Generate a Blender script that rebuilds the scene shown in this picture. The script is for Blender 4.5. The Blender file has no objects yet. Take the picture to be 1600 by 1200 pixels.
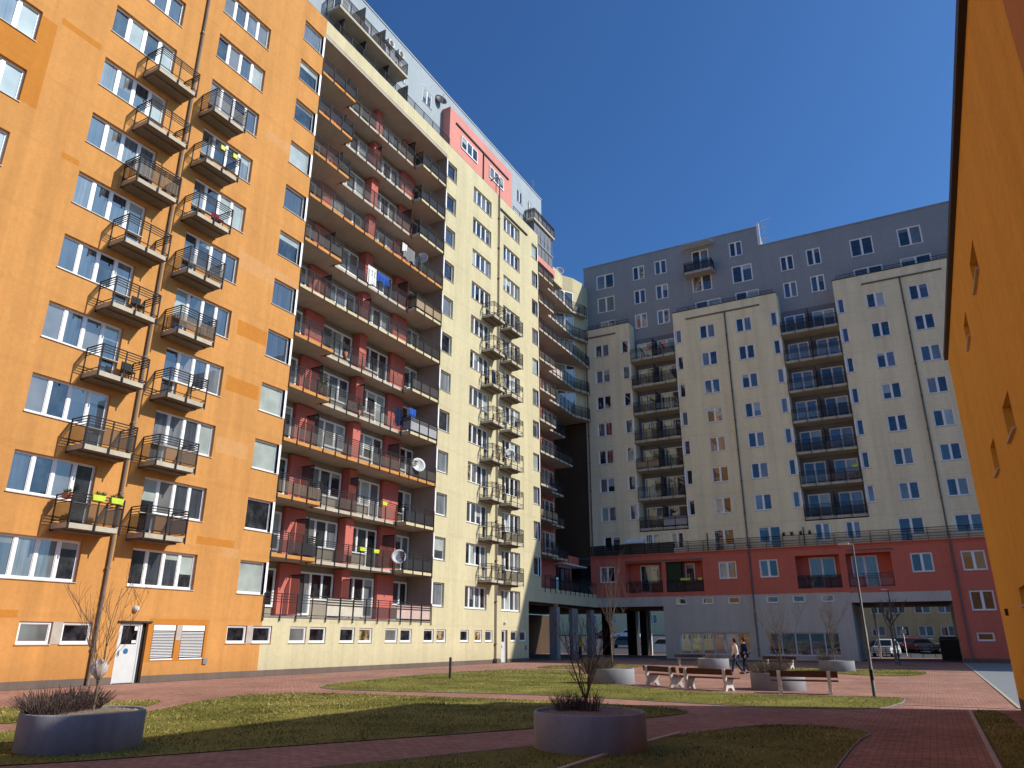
import bpy, math, random
from mathutils import Vector, Matrix
from mathutils import noise as mnoise
from mathutils.geometry import tessellate_polygon
R = random.Random(7)
scene = bpy.context.scene
COL = scene.collection
XL, YE, YG, PIT = -26.35, 64.8, 66.3, 2.782
Z = lambda k: 2.35 + PIT * k              # slab undersides of the long block
EZ = lambda j: 6.4 + 2.75 * j             # window sills of the end block

# ------------------------------------------------------------------ materials
def newmat(name):
    m = bpy.data.materials.new(name); m.use_nodes = True
    nt = m.node_tree
    for n in list(nt.nodes): nt.nodes.remove(n)
    out = nt.nodes.new('ShaderNodeOutputMaterial')
    return m, nt, out
def N(nt, typ, **kw):
    n = nt.nodes.new(typ)
    for k, v in kw.items():
        if k in n.inputs: n.inputs[k].default_value = v
        else: setattr(n, k, v)
    return n
def pos(nt, scale=(1, 1, 1)):
    g = N(nt, 'ShaderNodeNewGeometry'); mp = N(nt, 'ShaderNodeMapping')
    mp.inputs['Scale'].default_value = scale
    nt.links.new(g.outputs['Position'], mp.inputs['Vector'])
    return mp.outputs['Vector']
def noise(nt, scale, detail=3, vec=None, rough=.6):
    n = N(nt, 'ShaderNodeTexNoise'); n.inputs['Scale'].default_value = scale; n.inputs['Detail'].default_value = detail
    n.inputs['Roughness'].default_value = rough
    nt.links.new(vec if vec is not None else pos(nt), n.inputs['Vector'])
    return n.outputs['Fac']
def ramp(nt, fac, lo, hi, a=.3, b=.7):
    r = N(nt, 'ShaderNodeMapRange'); r.inputs['From Min'].default_value = a; r.inputs['From Max'].default_value = b
    r.inputs['To Min'].default_value = lo; r.inputs['To Max'].default_value = hi
    nt.links.new(fac, r.inputs['Value']); return r.outputs['Result']
def mul(nt, a, b):
    m = N(nt, 'ShaderNodeMath', operation='MULTIPLY'); nt.links.new(a, m.inputs[0])
    if isinstance(b, float): m.inputs[1].default_value = b
    else: nt.links.new(b, m.inputs[1])
    return m.outputs[0]
def scalecol(nt, col, fac):
    v = N(nt, 'ShaderNodeVectorMath', operation='SCALE'); v.inputs[0].default_value = col[:3]
    nt.links.new(fac, v.inputs['Scale']); return v.outputs[0]
def bump(nt, h, strength, dist=.02):
    b = N(nt, 'ShaderNodeBump'); b.inputs['Strength'].default_value = strength; b.inputs['Distance'].default_value = dist
    nt.links.new(h, b.inputs['Height']); return b.outputs['Normal']
def finish(nt, out, colour, rough=.8, normal=None, spec=.3, metal=0.0):
    p = N(nt, 'ShaderNodeBsdfPrincipled')
    if isinstance(colour, tuple): p.inputs['Base Color'].default_value = (*colour[:3], 1)
    else: nt.links.new(colour, p.inputs['Base Color'])
    p.inputs['Roughness'].default_value = rough; p.inputs['Specular IOR Level'].default_value = spec; p.inputs['Metallic'].default_value = metal
    if normal is not None: nt.links.new(normal, p.inputs['Normal'])
    nt.links.new(p.outputs[0], out.inputs['Surface']); return p
def plain(name, col, rough=.6, spec=.4, metal=0.0, var=.12, sc=3.0):
    m, nt, out = newmat(name)
    f = ramp(nt, noise(nt, sc, 4), 1 - var, 1 + var)
    finish(nt, out, scalecol(nt, col, f), rough, None, spec, metal); return m
def plaster(name, col, lines=None, var=.07, streak=.10, dirt=True):
    m, nt, out = newmat(name)
    f = ramp(nt, noise(nt, .35, 5), 1 - var, 1 + var)
    f = mul(nt, f, ramp(nt, noise(nt, 2.3, 4), 1 - var * .5, 1 + var * .5))
    f = mul(nt, f, ramp(nt, noise(nt, 1.0, 4, pos(nt, (1.3, 1.3, .09))), 1 - streak, 1.0, .35, .6))
    f = mul(nt, f, ramp(nt, noise(nt, 1.0, 3, pos(nt, (3.6, 3.6, .13))), 1 - streak * .5, 1.0, .3, .55)); f = mul(nt, f, ramp(nt, noise(nt, 16, 3, None, .75), .93, 1.06)); f = mul(nt, f, ramp(nt, noise(nt, 5, 3, None, .7), .95, 1.04))
    g = N(nt, 'ShaderNodeNewGeometry'); s = N(nt, 'ShaderNodeSeparateXYZ'); nt.links.new(g.outputs['Position'], s.inputs[0])
    if lines:
        z0, pit = lines
        a = N(nt, 'ShaderNodeMath', operation='SUBTRACT'); nt.links.new(s.outputs['Z'], a.inputs[0]); a.inputs[1].default_value = z0
        b = N(nt, 'ShaderNodeMath', operation='DIVIDE'); nt.links.new(a.outputs[0], b.inputs[0]); b.inputs[1].default_value = pit
        c = N(nt, 'ShaderNodeMath', operation='FRACT'); nt.links.new(b.outputs[0], c.inputs[0])
        d = N(nt, 'ShaderNodeMath', operation='PINGPONG'); nt.links.new(c.outputs[0], d.inputs[0]); d.inputs[1].default_value = .5
        wob = ramp(nt, noise(nt, .8, 2), .01, .05)
        e = N(nt, 'ShaderNodeMath', operation='LESS_THAN'); nt.links.new(d.outputs[0], e.inputs[0]); nt.links.new(wob, e.inputs[1])
        f = mul(nt, f, ramp(nt, e.outputs[0], 1.0, .955, 0, 1))
    if dirt:
        f = mul(nt, f, ramp(nt, s.outputs['Z'], .86, 1.0, .2, 1.2))
    finish(nt, out, scalecol(nt, col, f), .9, bump(nt, noise(nt, 70, 2), .25, .01), .15); return m
def panemat(name, col, pattern=None, refl=.10, tint=1.0):
    m, nt, out = newmat(name)
    d = N(nt, 'ShaderNodeBsdfDiffuse'); g = N(nt, 'ShaderNodeBsdfGlossy'); g.inputs['Roughness'].default_value = .015
    g.inputs['Color'].default_value = (.92, .96, 1, 1)
    f = ramp(nt, noise(nt, .9, 2), .75, 1.2)
    if pattern:
        if pattern == 'fold':
            v = pos(nt, (9, 9, .35)); h = noise(nt, 1.0, 2, v)
            f = mul(nt, f, ramp(nt, h, .62, 1.15, .35, .65))
        if pattern == 'slat':
            v = pos(nt, (.01, .01, 22)); w = N(nt, 'ShaderNodeTexWave', bands_direction='Z'); w.inputs['Scale'].default_value = .5
            nt.links.new(v, w.inputs['Vector']); f = mul(nt, f, ramp(nt, w.outputs['Fac'], .75, 1.05, 0, 1))
        if pattern == 'room':
            f = mul(nt, f, ramp(nt, noise(nt, 2.2, 3), .2, 2.4, .4, .68))
    nt.links.new(scalecol(nt, col, f), d.inputs['Color'])
    nb = bump(nt, noise(nt, .55, 1), .05, .05); nt.links.new(nb, g.inputs['Normal'])
    fr = N(nt, 'ShaderNodeFresnel'); fr.inputs['IOR'].default_value = 1.55
    ad = N(nt, 'ShaderNodeMath', operation='MULTIPLY_ADD'); nt.links.new(fr.outputs[0], ad.inputs[0]); ad.inputs[1].default_value = 1.0; ad.inputs[2].default_value = refl
    ad.use_clamp = True
    mx = N(nt, 'ShaderNodeMixShader'); nt.links.new(ad.outputs[0], mx.inputs[0]); nt.links.new(d.outputs[0], mx.inputs[1]); nt.links.new(g.outputs[0], mx.inputs[2])
    nt.links.new(mx.outputs[0], out.inputs['Surface']); return m
def translucent(name, col, alpha, rough=.3, stripes=0.0):
    m, nt, out = newmat(name)
    p = N(nt, 'ShaderNodeBsdfPrincipled'); p.inputs['Base Color'].default_value = (*col, 1); p.inputs['Roughness'].default_value = rough; p.inputs['Specular IOR Level'].default_value = .12
    t = N(nt, 'ShaderNodeBsdfTransparent'); mx = N(nt, 'ShaderNodeMixShader'); mx.inputs[0].default_value = alpha
    if stripes:
        h = noise(nt, 1.0, 3, pos(nt, (stripes, stripes, .5)))
        nt.links.new(ramp(nt, h, max(0, alpha - .35), min(1, alpha + .3), .35, .6), mx.inputs[0])
        nt.links.new(scalecol(nt, col, ramp(nt, h, .6, 1.4)), p.inputs['Base Color'])
    nt.links.new(t.outputs[0], mx.inputs[1]); nt.links.new(p.outputs[0], mx.inputs[2]); nt.links.new(mx.outputs[0], out.inputs['Surface']); return m
def paving(name):
    m, nt, out = newmat(name)
    v = pos(nt)
    b = N(nt, 'ShaderNodeTexBrick'); nt.links.new(v, b.inputs['Vector'])
    b.inputs['Color1'].default_value = (.43, .225, .165, 1); b.inputs['Color2'].default_value = (.335, .165, .12, 1); b.inputs['Mortar'].default_value = (.15, .095, .075, 1)
    b.inputs['Scale'].default_value = 1.0; b.inputs['Brick Width'].default_value = .2; b.inputs['Row Height'].default_value = .1
    b.inputs['Mortar Size'].default_value = .009; b.inputs['Mortar Smooth'].default_value = .2; b.inputs['Bias'].default_value = 0
    f = mul(nt, ramp(nt, noise(nt, .35, 6, None, .7), .66, 1.28), ramp(nt, noise(nt, 5, 3), .82, 1.18))
    sc = N(nt, 'ShaderNodeVectorMath', operation='SCALE'); nt.links.new(b.outputs['Color'], sc.inputs[0]); nt.links.new(f, sc.inputs['Scale'])
    finish(nt, out, sc.outputs[0], .85, bump(nt, b.outputs['Fac'], -.4, .01), .25); return m
def grassmat(name, blade):
    m, nt, out = newmat(name)
    g = N(nt, 'ShaderNodeNewGeometry')
    cr = N(nt, 'ShaderNodeValToRGB'); e = cr.color_ramp.elements
    e[0].position = 0; e[0].color = (.045, .055, .010, 1); e[1].position = 1; e[1].color = (.56, .45, .19, 1)
    x = cr.color_ramp.elements.new(.5); x.color = (.20, .185, .042, 1)
    n = noise(nt, .45, 4)
    if blade:
        a = N(nt, 'ShaderNodeMath', operation='MULTIPLY_ADD'); nt.links.new(g.outputs['Random Per Island'], a.inputs[0]); a.inputs[1].default_value = .85
        nt.links.new(ramp(nt, n, -.18, .3), a.inputs[2]); fac = a.outputs[0]
    else:
        a = N(nt, 'ShaderNodeMath', operation='MULTIPLY_ADD'); nt.links.new(noise(nt, 14, 5, None, .8), a.inputs[0]); a.inputs[1].default_value = .8
        nt.links.new(ramp(nt, n, -.25, .2), a.inputs[2]); fac = a.outputs[0]
    nt.links.new(fac, cr.inputs['Fac'])
    finish(nt, out, cr.outputs['Color'], .8, None, .1); return m
def speckle(name, c1, c2, sc, rough=.9):
    m, nt, out = newmat(name)
    f = ramp(nt, noise(nt, sc, 4, None, .8), 0, 1, .35, .65)
    mx = N(nt, 'ShaderNodeMix', data_type='RGBA'); nt.links.new(f, mx.inputs['Factor']); mx.inputs[6].default_value = (*c1, 1); mx.inputs[7].default_value = (*c2, 1)
    finish(nt, out, mx.outputs[2], rough, bump(nt, noise(nt, sc * 2, 3), .5, .02), .2); return m

LINES = (2.35 - .02, PIT)
M = dict(
    orange=plaster('orange_plaster', (.60, .285, .087), LINES, .06, .13),
    patch=plaster('orange_patch', (.52, .205, .036), None, .05, .05),
    patch2=plaster('orange_patch_pale', (.58, .30, .115), None, .05, .05),
    cream=plaster('cream_plaster', (.62, .55, .345), LINES, .05, .10),
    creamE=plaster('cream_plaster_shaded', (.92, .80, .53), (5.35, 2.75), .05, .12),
    red=plaster('red_plaster', (.70, .18, .118), None, .06, .06),
    pink=plaster('salmon_plaster', (.68, .285, .24), None, .05, .05, False),
    redpier=plaster('salmon_pier', (.56, .16, .125), None, .05, .05, False),
    grey=plaster('grey_plaster', (.32, .34, .355), None, .05, .06),
    greyL=plaster('light_grey_plaster', (.38, .43, .46), None, .05, .06),
    greyB=plaster('base_grey_plaster', (.62, .56, .48), None, .05, .10),
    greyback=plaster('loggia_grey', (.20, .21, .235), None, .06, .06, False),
    brown=plaster('shade_brown_plaster', (.09, .058, .036), None, .08, .08, False),  # brown darkened to carry the deep shade of recess, gallery and passage
    ceil=plaster('concrete_soffit', (.47, .415, .345), None, .08, .08, False),
    soffit=plaster('shade_soffit', (.20, .165, .125), None, .1, .1, False), slab=plaster('concrete_edge', (.52, .47, .37), None, .08, .14, False),  # soffit: shade under the small balconies put into a darker colour
    plinth=plaster('plinth', (.20, .15, .125), None, .10, .15),
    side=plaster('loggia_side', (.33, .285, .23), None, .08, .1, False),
    orangeR=plaster('orange_plaster_right', (.78, .41, .07), None, .05, .07),
    brownR=plaster('brown_plaster_right', (.52, .24, .09), None, .05, .07),
    tan=plaster('tan_render', (.80, .56, .30), None, .08, .10),
    white=plain('white_frame', (.86, .86, .85), .35, .5, 0, .04),
    whitegrey=plain('grey_white_metal', (.60, .61, .60), .5, .4, 0, .06),
    sill=plain('sill_metal', (.50, .47, .43), .5, .4),
    metal=plain('rail_steel', (.022, .020, .022), .65, .2, 0, .2),
    galv=plain('galvanised_steel', (.32, .32, .32), .4, .5, .5, .15),
    pipe=plain('downpipe', (.17, .13, .105), .5, .5, .2, .15),
    dark=plain('black_void', (.012, .012, .013), .8),
    trim=plain('dark_trim', (.03, .025, .024), .6),
    planter=plaster('planter_paint', (.34, .345, .365), None, .09, .22), pillar=plaster('pillar_paint', (.34, .32, .29), None, .06, .1),
    lampgrey=plain('lamp_steel', (.055, .055, .06), .5, .4, 0, .1), conc=plain('bench_concrete', (.58, .55, .51), .85, .2, 0, .15, 8),
    wood=plain('bench_wood', (.075, .022, .013), .5, .4, 0, .3, 10),
    bark=plain('bark', (.15, .115, .085), .9, .1, 0, .3, 12),
    twig=plain('twig', (.135, .108, .088), .9, .1, 0, .3, 12),
    shrub=plain('dry_shrub', (.13, .095, .085), .95, .05, 0, .4, 14),
    shrub2=plain('dry_shrub_tan', (.155, .13, .108), .95, .05, 0, .4, 14),
    soil=speckle('soil', (.10, .075, .055), (.33, .27, .20), 30),
    pebble=plain('pebble', (.34, .28, .22), .9, .1, 0, .4, 9),
    paving=paving('red_paving'), asphalt=speckle('asphalt', (.055, .055, .056), (.085, .083, .08), 40),
    pave2=speckle('concrete_paving', (.19, .21, .225), (.26, .275, .29), 8), kerb=plain('kerb_stone', (.45, .40, .34), .85, .2),
    earth=speckle('earth', (.12, .10, .07), (.2, .17, .12), 20),
    grass=grassmat('grass_ground', False), blade=grassmat('grass_blade', True),
    reed=translucent('reed_screen', (.13, .10, .075), .8, .8, 28.0), mesh=translucent('wire_panel', (.045, .042, .04), .6, .5),
    frost=translucent('frosted_panel', (.10, .092, .082), .62, .35), smoke=translucent('smoked_panel', (.045, .045, .05), .78, .2),
    clear=translucent('clear_glass', (.25, .29, .3), .3, .08), solid=plain('grey_sheet', (.33, .33, .34), .5), tanp=plain('tan_mat', (.33, .245, .15), .8, .2, 0, .25, 20),
    beigep=plain('beige_panel', (.56, .52, .42), .6), pinkp=plain('pink_panel', (.55, .40, .35), .6),
    lime=plain('lime_plastic', (.55, .68, .06), .4), terra=plain('terracotta', (.36, .13, .08), .7), leaf=plain('leaf', (.06, .10, .02), .7, .2, 0, .4, 12),
    dishw=plain('dish_white', (.58, .57, .55), .5), dishd=plain('dish_dark', (.03, .03, .032), .5),
    blue=plain('blue_cloth', (.03, .10, .42), .9, .1), navy=plain('navy_cloth', (.012, .02, .05), .9, .1), whitec=plain('white_cloth', (.75, .74, .72), .9, .1), greyc=plain('grey_cloth', (.22, .22, .22), .9, .1), maroon=plain('maroon_cloth', (.20, .03, .05), .9, .1),
    green=plain('dark_green_sheet', (.02, .045, .02), .7), yellow=plain('yellow_paint', (.72, .42, .02), .5), silver=translucent('thin_film', (.62, .60, .60), .62, .35, 9.0),
    awn=plain('awning_fabric', (.75, .76, .78), .7), skin=plain('skin', (.55, .33, .24), .6), coat=plain('beige_coat', (.82, .73, .60), .85, .2), jean=plain('jeans', (.035, .06, .12), .9, .1), hair=plain('dark_hair', (.02, .015, .012), .7), shoe=plain('black_shoe', (.012, .012, .013), .5),
    tyre=plain('tyre', (.015, .015, .015), .8), rim=plain('wheel_rim', (.4, .4, .42), .3, .6, .7), carglass=plain('car_glass', (.02, .022, .025), .15, .3), carw=plain('white_car_paint', (.75, .75, .76), .2, .6), cark=plain('black_car_paint', (.012, .014, .02), .2, .6), carg=plain('grey_car_paint', (.22, .22, .22), .25, .6, .4), carr=plain('red_car_paint', (.22, .02, .02), .25, .6), carb=plain('brown_car_paint', (.10, .075, .06), .25, .6, .3),
    tail=plain('tail_lamp', (.45, .01, .01), .3, .6), plate=plain('cream_wall_far', (.85, .68, .38), .8), sticker=plain('blue_sticker', (.02, .12, .30), .5), lotus=plain('pink_film', (.32, .09, .16), .6), letter=plain('pale_lettering', (.30, .36, .40), .6),
)
M['pdark'] = panemat('pane_dark', (.018, .019, .022), 'room', .06)
M['pblue'] = panemat('pane_mid', (.055, .064, .076), 'fold', .09)
M['pblind'] = panemat('pane_blind', (.42, .47, .43), 'slat', .06)
M['pcurt'] = panemat('pane_curtain', (.17, .185, .20), 'fold', .08)
M['pgrey'] = panemat('pane_grey', (.17, .17, .165), 'slat', .07)
M['pwarm'] = panemat('pane_warm', (.30, .22, .11), 'room', .07)
PANES = ['pdark', 'pblue', 'pblind', 'pcurt', 'pgrey', 'pwarm']
PM = [M[p] for p in PANES]

# ------------------------------------------------------------------ mesh helpers
OFF = {}
class MB:
    def __init__(s): s.v = []; s.f = []; s.m = []; s.sm = []
    def face(s, pts, m=0, sm=False):
        i = len(s.v); s.v += [tuple(p) for p in pts]; s.f.append(tuple(range(i, i + len(pts)))); s.m.append(m); s.sm.append(sm)
    def hexa(s, c, m=0):
        i = len(s.v); s.v += [tuple(p) for p in c]
        for q in ((0, 3, 2, 1), (4, 5, 6, 7), (0, 1, 5, 4), (1, 2, 6, 5), (2, 3, 7, 6), (3, 0, 4, 7)):
            s.f.append(tuple(i + k for k in q)); s.m.append(m); s.sm.append(False)
    def box(s, x0, x1, y0, y1, z0, z1, m=0):
        s.hexa([(x0, y0, z0), (x1, y0, z0), (x1, y1, z0), (x0, y1, z0), (x0, y0, z1), (x1, y0, z1), (x1, y1, z1), (x0, y1, z1)], m)
    def fbox(s, F, u0, u1, d0, d1, z0, z1, m=0):
        s.hexa([F(u0, d0, z0), F(u1, d0, z0), F(u1, d1, z0), F(u0, d1, z0), F(u0, d0, z1), F(u1, d0, z1), F(u1, d1, z1), F(u0, d1, z1)], m)
    def bar(s, a, b, w, h, m=0, up=(0, 0, 1)):
        a = Vector(a); b = Vector(b); t = (b - a).normalized(); upv = Vector(up)
        if abs(t.dot(upv)) > .98: upv = Vector((1, 0, 0))
        x = t.cross(upv).normalized() * w / 2; y = x.cross(t).normalized() * h / 2
        s.hexa([a - x - y, a + x - y, a + x + y, a - x + y, b - x - y, b + x - y, b + x + y, b - x + y], m)
    def tube(s, pts, rads, n=6, m=0, cap=True):
        pts = [Vector(p) for p in pts]; rings = []
        for i, p in enumerate(pts):
            t = (pts[min(i + 1, len(pts) - 1)] - pts[max(i - 1, 0)]).normalized()
            ref = Vector((1, 0, 0)) if abs(t.x) < .8 else Vector((0, 1, 0))
            x = t.cross(ref).normalized(); y = t.cross(x); r = rads[i] if isinstance(rads, (list, tuple)) else rads
            i0 = len(s.v); s.v += [tuple(p + x * r * math.cos(2 * math.pi * k / n) + y * r * math.sin(2 * math.pi * k / n)) for k in range(n)]
            rings.append(i0)
        for a, b in zip(rings, rings[1:]):
            for k in range(n):
                s.f.append((a + k, a + (k + 1) % n, b + (k + 1) % n, b + k)); s.m.append(m); s.sm.append(True)
        if cap:
            for a in (rings[0], rings[-1]): s.f.append(tuple(a + k for k in range(n))); s.m.append(m); s.sm.append(False)
    def lathe(s, prof, n=32, c=(0, 0, 0), m=0, axis=None):
        rings = []; A = axis or Matrix.Identity(3)
        for r, z in prof:
            i0 = len(s.v)
            for k in range(n):
                p = A @ Vector((r * math.cos(2 * math.pi * k / n), r * math.sin(2 * math.pi * k / n), z)) + Vector(c); s.v.append(tuple(p))
            rings.append(i0)
        for a, b in zip(rings, rings[1:]):
            for k in range(n): s.f.append((a + k, a + (k + 1) % n, b + (k + 1) % n, b + k)); s.m.append(m); s.sm.append(True)
    def build(s, name, mats, parent=None, loc=None, bevel=0):
        me = bpy.data.meshes.new(name); o = OFF.get(parent.name, Vector()) if parent else Vector()
        v = [tuple(Vector(p) - o) for p in s.v] if o.length else s.v
        me.from_pydata(v, [], s.f)
        for mt in (mats if isinstance(mats, (list, tuple)) else [mats]): me.materials.append(mt)
        me.polygons.foreach_set('material_index', s.m); me.polygons.foreach_set('use_smooth', s.sm); me.update()
        ob = bpy.data.objects.new(name, me); COL.objects.link(ob)
        if parent: ob.parent = parent; OFF[ob.name] = o
        if loc: ob.location = loc
        if bevel:
            b = ob.modifiers.new('bevel', 'BEVEL'); b.width = bevel; b.segments = 2; b.limit_method = 'ANGLE'
        return ob
def thing(name, label, cat, loc=(0, 0, 0), rz=0, group=None):
    o = bpy.data.objects.new(name, None); COL.objects.link(o); o.location = loc; o.rotation_euler = (0, 0, rz); o.empty_display_size = .3
    return tag(o, label, cat, group)
def building(name, label, cat, base):
    o = thing(name, label, cat, base); OFF[o.name] = Vector(base); return o
def tag(o, label, cat, group=None):
    o['label'] = label; o['category'] = cat
    if group: o['group'] = group
    return o
def kind(o, k): o['kind'] = k; return o
def dup(root, loc, rz, label, group=None):
    r = root.copy(); COL.objects.link(r); r.location = loc; r.rotation_euler = (0, 0, rz); r['label'] = label
    if group: r['group'] = group
    for ch in list(root.children):
        c = ch.copy(); COL.objects.link(c); c.parent = r
        for g in list(ch.children):
            d = g.copy(); COL.objects.link(d); d.parent = c
    return r
FL = lambda u, d, z: (XL + d, u, z)          # long block: u along y, d outwards (+x)
FE = lambda u, d, z: (u, YE - d, z)          # end block: u along x, d outwards (-y)
FR = lambda u, d, z: (1.58 - d, u, z)        # right building: u along y, d outwards (-x)

def wall(mb, F, us, zs, reg, holes, depth=.14, d=0.0, revm=None):
    U = sorted(set([round(x, 3) for x in us] + [round(h[0], 3) for h in holes] + [round(h[1], 3) for h in holes]))
    Zs = sorted(set([round(x, 3) for x in zs] + [round(h[2], 3) for h in holes] + [round(h[3], 3) for h in holes]))
    inh = lambda u, z: any(h[0] < u < h[1] and h[2] < z < h[3] for h in holes)
    for a, b in zip(U, U[1:]):
        run = None
        for c, e in zip(Zs, Zs[1:]):
            u, z = (a + b) / 2, (c + e) / 2
            m = reg(u, z)
            if m is None or inh(u, z):
                if run: mb.face([F(a, d, run[0]), F(b, d, run[0]), F(b, d, run[1]), F(a, d, run[1])], run[2]); run = None
                continue
            if run and run[2] == m and abs(run[1] - c) < 1e-6: run[1] = e
            else:
                if run: mb.face([F(a, d, run[0]), F(b, d, run[0]), F(b, d, run[1]), F(a, d, run[1])], run[2])
                run = [c, e, m]
        if run: mb.face([F(a, d, run[0]), F(b, d, run[0]), F(b, d, run[1]), F(a, d, run[1])], run[2])
    for h in holes:
        m = reg(h[0] - .02, (h[2] + h[3]) / 2)
        if m is None: m = reg(h[1] + .02, (h[2] + h[3]) / 2)
        m = m or 0
        u0, u1, z0, z1 = h[:4]
        for q in (((u0, z0), (u0, z1)), ((u1, z0), (u1, z1)), ((u0, z0), (u1, z0)), ((u0, z1), (u1, z1))):
            (a, b), (c, e) = q
            mb.face([F(a, d, b), F(c, d, e), F(c, d - depth, e), F(a, d - depth, b)], m)

def window(parent, name, F, u0, u1, z0, z1, n=2, d=-.13, door=None, weights=None, mull=.11, sill=True, fmat='white', edge=None, blind=.25, fw=.07):
    """frame mesh + its panes as one sub-part; door = index of the pane that runs down to a threshold (index, z)"""
    mb = MB(); pb = MB()
    W = (u1 - u0); cw = W / n
    zb = [z0] * n
    if door: zb[door[0]] = door[1]
    mb.fbox(F, u0, u1, d, d + .07, z1 - fw, z1)
    for i in range(n):
        a = u0 + i * cw; b = a + cw; zz = zb[i]
        l = fw if i == 0 else mull / 2; r = fw if i == n - 1 else mull / 2
        zl = min(zz, zb[i - 1]) if i else zz
        mb.fbox(F, a, a + l, d, d + .07, zl, z1 - fw)
        zr = min(zz, zb[i + 1]) if i < n - 1 else zz
        mb.fbox(F, b - r, b, d, d + .07, zr, z1 - fw)
        bt = .12 if zz < z0 else .10
        mb.fbox(F, a + l, b - r, d, d + .07, zz, zz + bt)
        # sash
        s = .025
        ia, ib, ic, ie = a + l, b - r, zz + bt, z1 - fw
        mb.fbox(F, ia, ia + s, d, d + .045, ic, ie); mb.fbox(F, ib - s, ib, d, d + .045, ic, ie)
        mb.fbox(F, ia + s, ib - s, d, d + .045, ie - s, ie)
        pa, pb_, pc, pe = ia + s, ib - s, ic, ie - s
        k = R.choices(range(6), weights or [4, 4, 1.2, 2, 1, .3])[0]
        ty = R.uniform(-.004, .004)
        if R.random() < blind and k in (0, 1, 3):
            zm = pe - (pe - pc) * R.choice([.18, .25, .4, .6])
            pb.face([F(pa, d + .02, zm), F(pb_, d + .02 + ty, zm), F(pb_, d + .02 + ty, pe), F(pa, d + .02, pe)], R.choice([2, 4, 2]))
            pb.face([F(pa, d + .02, pc), F(pb_, d + .02 + ty, pc), F(pb_, d + .02 + ty, zm), F(pa, d + .02, zm)], k)
        else:
            pb.face([F(pa, d + .02, pc), F(pb_, d + .02 + ty, pc), F(pb_, d + .02 + ty, pe), F(pa, d + .02, pe)], k)
    if sill:
        mb.fbox(F, u0 - .03, u1 + .03, d + .072, .045, z0 - .03, z0 - .003, 1)
    if edge is not None:       # white corner post of a window that meets a loggia
        mb.fbox(F, edge[0], edge[1], d - .02, .012, z0 - .01, z1 + .01)
    w = mb.build(name, [M[fmat], M['sill']], parent)
    pb.build('pane', PM, w)
    return w

def railing(mb, F, path, z, h=1.02, step=.95, drop=.26, rails=(1.0, .9, .8, .7), low=.1):
    for (a, b) in zip(path, path[1:]):
        L = math.hypot(b[0] - a[0], b[1] - a[1])
        for r in list(rails) + [low]:
            mb.bar(F(a[0], a[1], z + r * h), F(b[0], b[1], z + r * h), .026 if r < 1 else .04, .028 if r < 1 else .035)
    pts = []
    for (a, b) in zip(path, path[1:]):
        L = math.hypot(b[0] - a[0], b[1] - a[1]); n = max(1, round(L / step))
        pts += [(a[0] + (b[0] - a[0]) * i / n, a[1] + (b[1] - a[1]) * i / n) for i in range(n)]
    pts.append(path[-1])
    for p in pts:
        mb.bar(F(p[0], p[1], z - drop), F(p[0], p[1], z + h + .01), .05, .03)
def panels(mb, F, path, z, z0=.13, z1=.66, off=-.03, h=1.02, segs=None, gap=.0):
    for i, (a, b) in enumerate(zip(path, path[1:])):
        L = math.hypot(b[0] - a[0], b[1] - a[1])
        nx, ny = (b[1] - a[1]) / L * off, -(b[0] - a[0]) / L * off
        u0, d0, u1, d1 = a[0] - nx, a[1] - ny, b[0] - nx, b[1] - ny
        mb.face([F(u0, d0, z + z0 * h), F(u1, d1, z + z0 * h), F(u1, d1, z + z1 * h), F(u0, d0, z + z1 * h)])
def small_balcony(parent, F, u0, u1, zb, screen, dep=.95):
    s = MB()
    s.fbox(F, u0, u1, .0, dep, zb + .02, zb + .2)
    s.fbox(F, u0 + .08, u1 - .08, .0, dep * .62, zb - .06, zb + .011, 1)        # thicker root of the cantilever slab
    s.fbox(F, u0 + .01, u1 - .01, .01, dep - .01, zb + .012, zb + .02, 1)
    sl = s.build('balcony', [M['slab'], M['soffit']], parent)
    r = MB(); path = [(u0 + .02, .0), (u0 + .02, dep + .05), (u1 - .02, dep + .05), (u1 - .02, .0)]
    railing(r, F, path, zb + .2)
    r.build('railing', M['metal'], sl)
    if screen:
        p = MB()
        full = screen in ('reed',)
        panels(p, F, path if screen != 'side' else path[:2], zb + .2, .13, .95 if full and R.random() < .3 else .68)
        p.build('screen', M[screen], sl)
    return sl

# ================================================================== LONG BLOCK (left)
LB = building('apartment_block', 'long sunlit orange and cream apartment block with rows of small steel balconies', 'apartment building', (XL - 6, 30, 0))
SIL = lambda k: 3.44 + PIT * k
TOPW = 36.85
holes = []
def add(h): holes.append(h); return h
win_list = []
cols = {'C0': (7.64, 10.6, 4, range(3, 11)), 'C1': (13.17, 16.13, 4, range(0, 11)), 'C2': (18.12, 21.08, 4, range(0, 11)), 'C3': (23.35, 24.86, 1, range(0, 12)),
        'C4': (38.34, 39.6, 1, range(0, 12)), 'C5': (42.05, 44.85, 4, range(0, 12)), 'C6': (46.9, 49.75, 4, range(0, 12)), 'C7': (52.05, 53.16, 1, range(1, 12))}
for c, (a, b, n, ks) in cols.items():
    for k in ks:
        z0, z1 = SIL(k), SIL(k) + 1.42
        door = None; dz = Z(k) + .22
        if 1 <= k <= 8:
            door = {'C1': (3, dz), 'C2': (0, dz), 'C5': (3, dz), 'C6': (0, dz)}.get(c)
        holes.append((a, b, z0, z1))
        if door:
            cw = (b - a) / n; i = door[0]
            holes.append((a + i * cw, a + (i + 1) * cw, dz, z0))
        win_list.append((c, k, a, b, z0, z1, n, door))
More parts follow.
